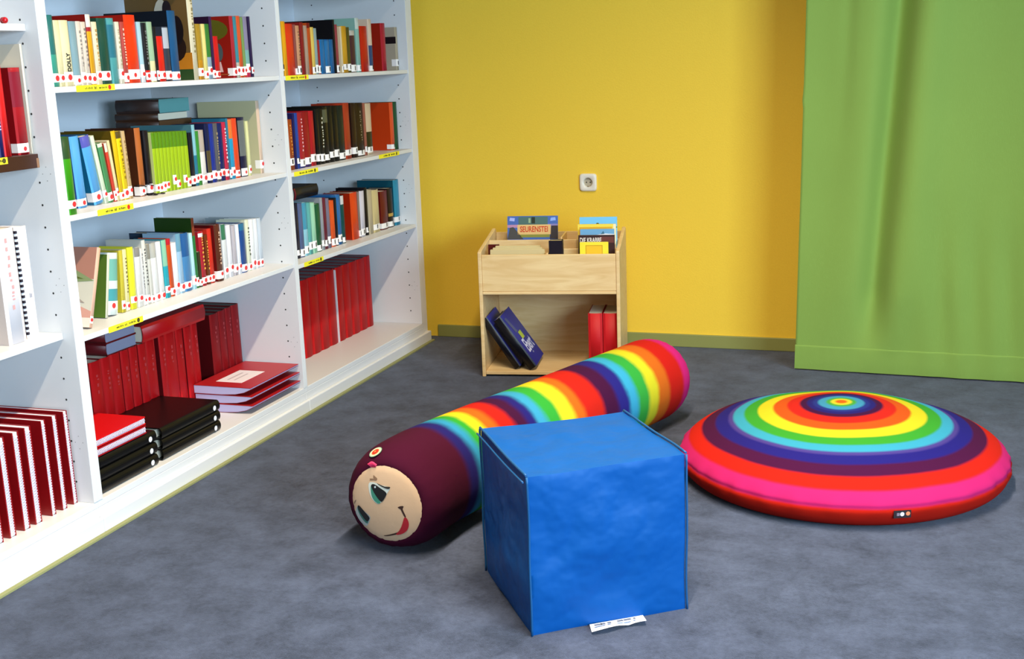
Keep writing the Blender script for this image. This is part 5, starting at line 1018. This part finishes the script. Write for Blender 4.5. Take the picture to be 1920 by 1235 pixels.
CLOTH = cloth_mat()
root = empty('curtain', T(2.5, -.25, 0)); tag(root, 'long green cloth curtain hanging right of the yellow wall', 'curtain')
RI = root.matrix_world.inverted()
def curt_y(x, z_):
    zz = min(z_, 1.7)
    xc = 2.168 + .066*zz
    k = min(1, max(0, (z_-.10)/.25)); g_ = math.exp(-((x-xc)/.050)**2)
    y = -.245 +   .078*g_*k*(.55+.45*min(1, z_/1.0)) - .026*math.exp(-((x-xc-.12)/.07)**2)*k - .012*math.exp(-((x-xc+.13)/.08)**2)*k
    y += .016*math.sin((x-1.87)*9.5+.5)*min(1, z_/.8)
    y += .012*math.exp(-((x-2.02-.03*z_)/.03)**2)*max(0, z_-.9)
    y += .007*math.sin(x*46+2*math.sin(z_*2))*math.exp(-((z_-.35)/.3)**2)*min(1, max(0, (x-2.2)/.3))
    y += .004*noise.noise(Vector((x*6, z_*3, 0)))
    return y - .05*(x-1.87)
def curt_x(u, z_): 
    xl = 1.868 + .022*min(z_, 1.6)/1.6 - .006*math.exp(-((z_-1.195)/.02)**2); return xl + u*(3.55-xl)
NX, NZ = 150, 70; mb = MB()
zs = [.010 + (2.45-.010)*(j/NZ)**1.15 for j in range(NZ+1)]
n0 = mb.add([(curt_x(i/NX, z_), curt_y(curt_x(i/NX, z_), z_), z_) for z_ in zs for i in range(NX+1)])
for j in range(NZ):
    for i in range(NX): mb.face((j*(NX+1)+i, j*(NX+1)+i+1, (j+1)*(NX+1)+i+1, (j+1)*(NX+1)+i), CLOTH, True)
c = mb.build('curtain_cloth', root, RI, fix=False); s_ = c.modifiers.new('thick', 'SOLIDIFY'); s_.thickness = .0025; s_.offset = 1
mb = MB(); hz_ = [.008, .03, .06, .09, .108, .113, .116]; ho = [.001, .003, .0035, .003, .003, .0028, .0005]
n0 = mb.add([(curt_x(i/NX, z_)-.0015, curt_y(curt_x(i/NX, z_), z_)-.002-o_-.0018*abs(noise.noise(Vector((i*.21, z_*30, 5)))), z_) for z_, o_ in zip(hz_, ho) for i in range(NX+1)])
for j in range(len(hz_)-1):
    for i in range(NX): mb.face((j*(NX+1)+i, j*(NX+1)+i+1, (j+1)*(NX+1)+i+1, (j+1)*(NX+1)+i), CLOTH, True)
mb.build('hem', root, RI, fix=False)

# ---------------------------------------------------------------- light
def area(name, loc, rot, sx, sy, power, color, spread=180):
    l = bpy.data.lights.new(name, 'AREA'); l.shape = 'RECTANGLE'; l.size = sx; l.size_y = sy; l.energy = power; l.color = color; l.spread = R(spread)
    o = bpy.data.objects.new(name, l); COL.objects.link(o); o.location = loc; o.rotation_euler = rot; return o
area('strip_lamp', (1.85, -3.3, 3.42), (0, 0, 0), .12, 2.8, 125, (1, .84, .62), 125)
area('window_daylight', (XR+.15, (WY0+WY1)/2, (WZ0+WZ1)/2), (0, R(90), 0), 1.75, 4.6, 500, (.58, .80, 1))
w = bpy.data.worlds.new('sky'); sc.world = w; w.use_nodes = True
bg = w.node_tree.nodes['Background']; bg.inputs['Color'].default_value = (.62, .78, 1, 1); bg.inputs['Strength'].default_value = .3
vs = sc.view_settings; vs.view_transform = 'Standard'; vs.look = 'None'; vs.gamma = 1; vs.use_curve_mapping = False; vs.exposure = .42
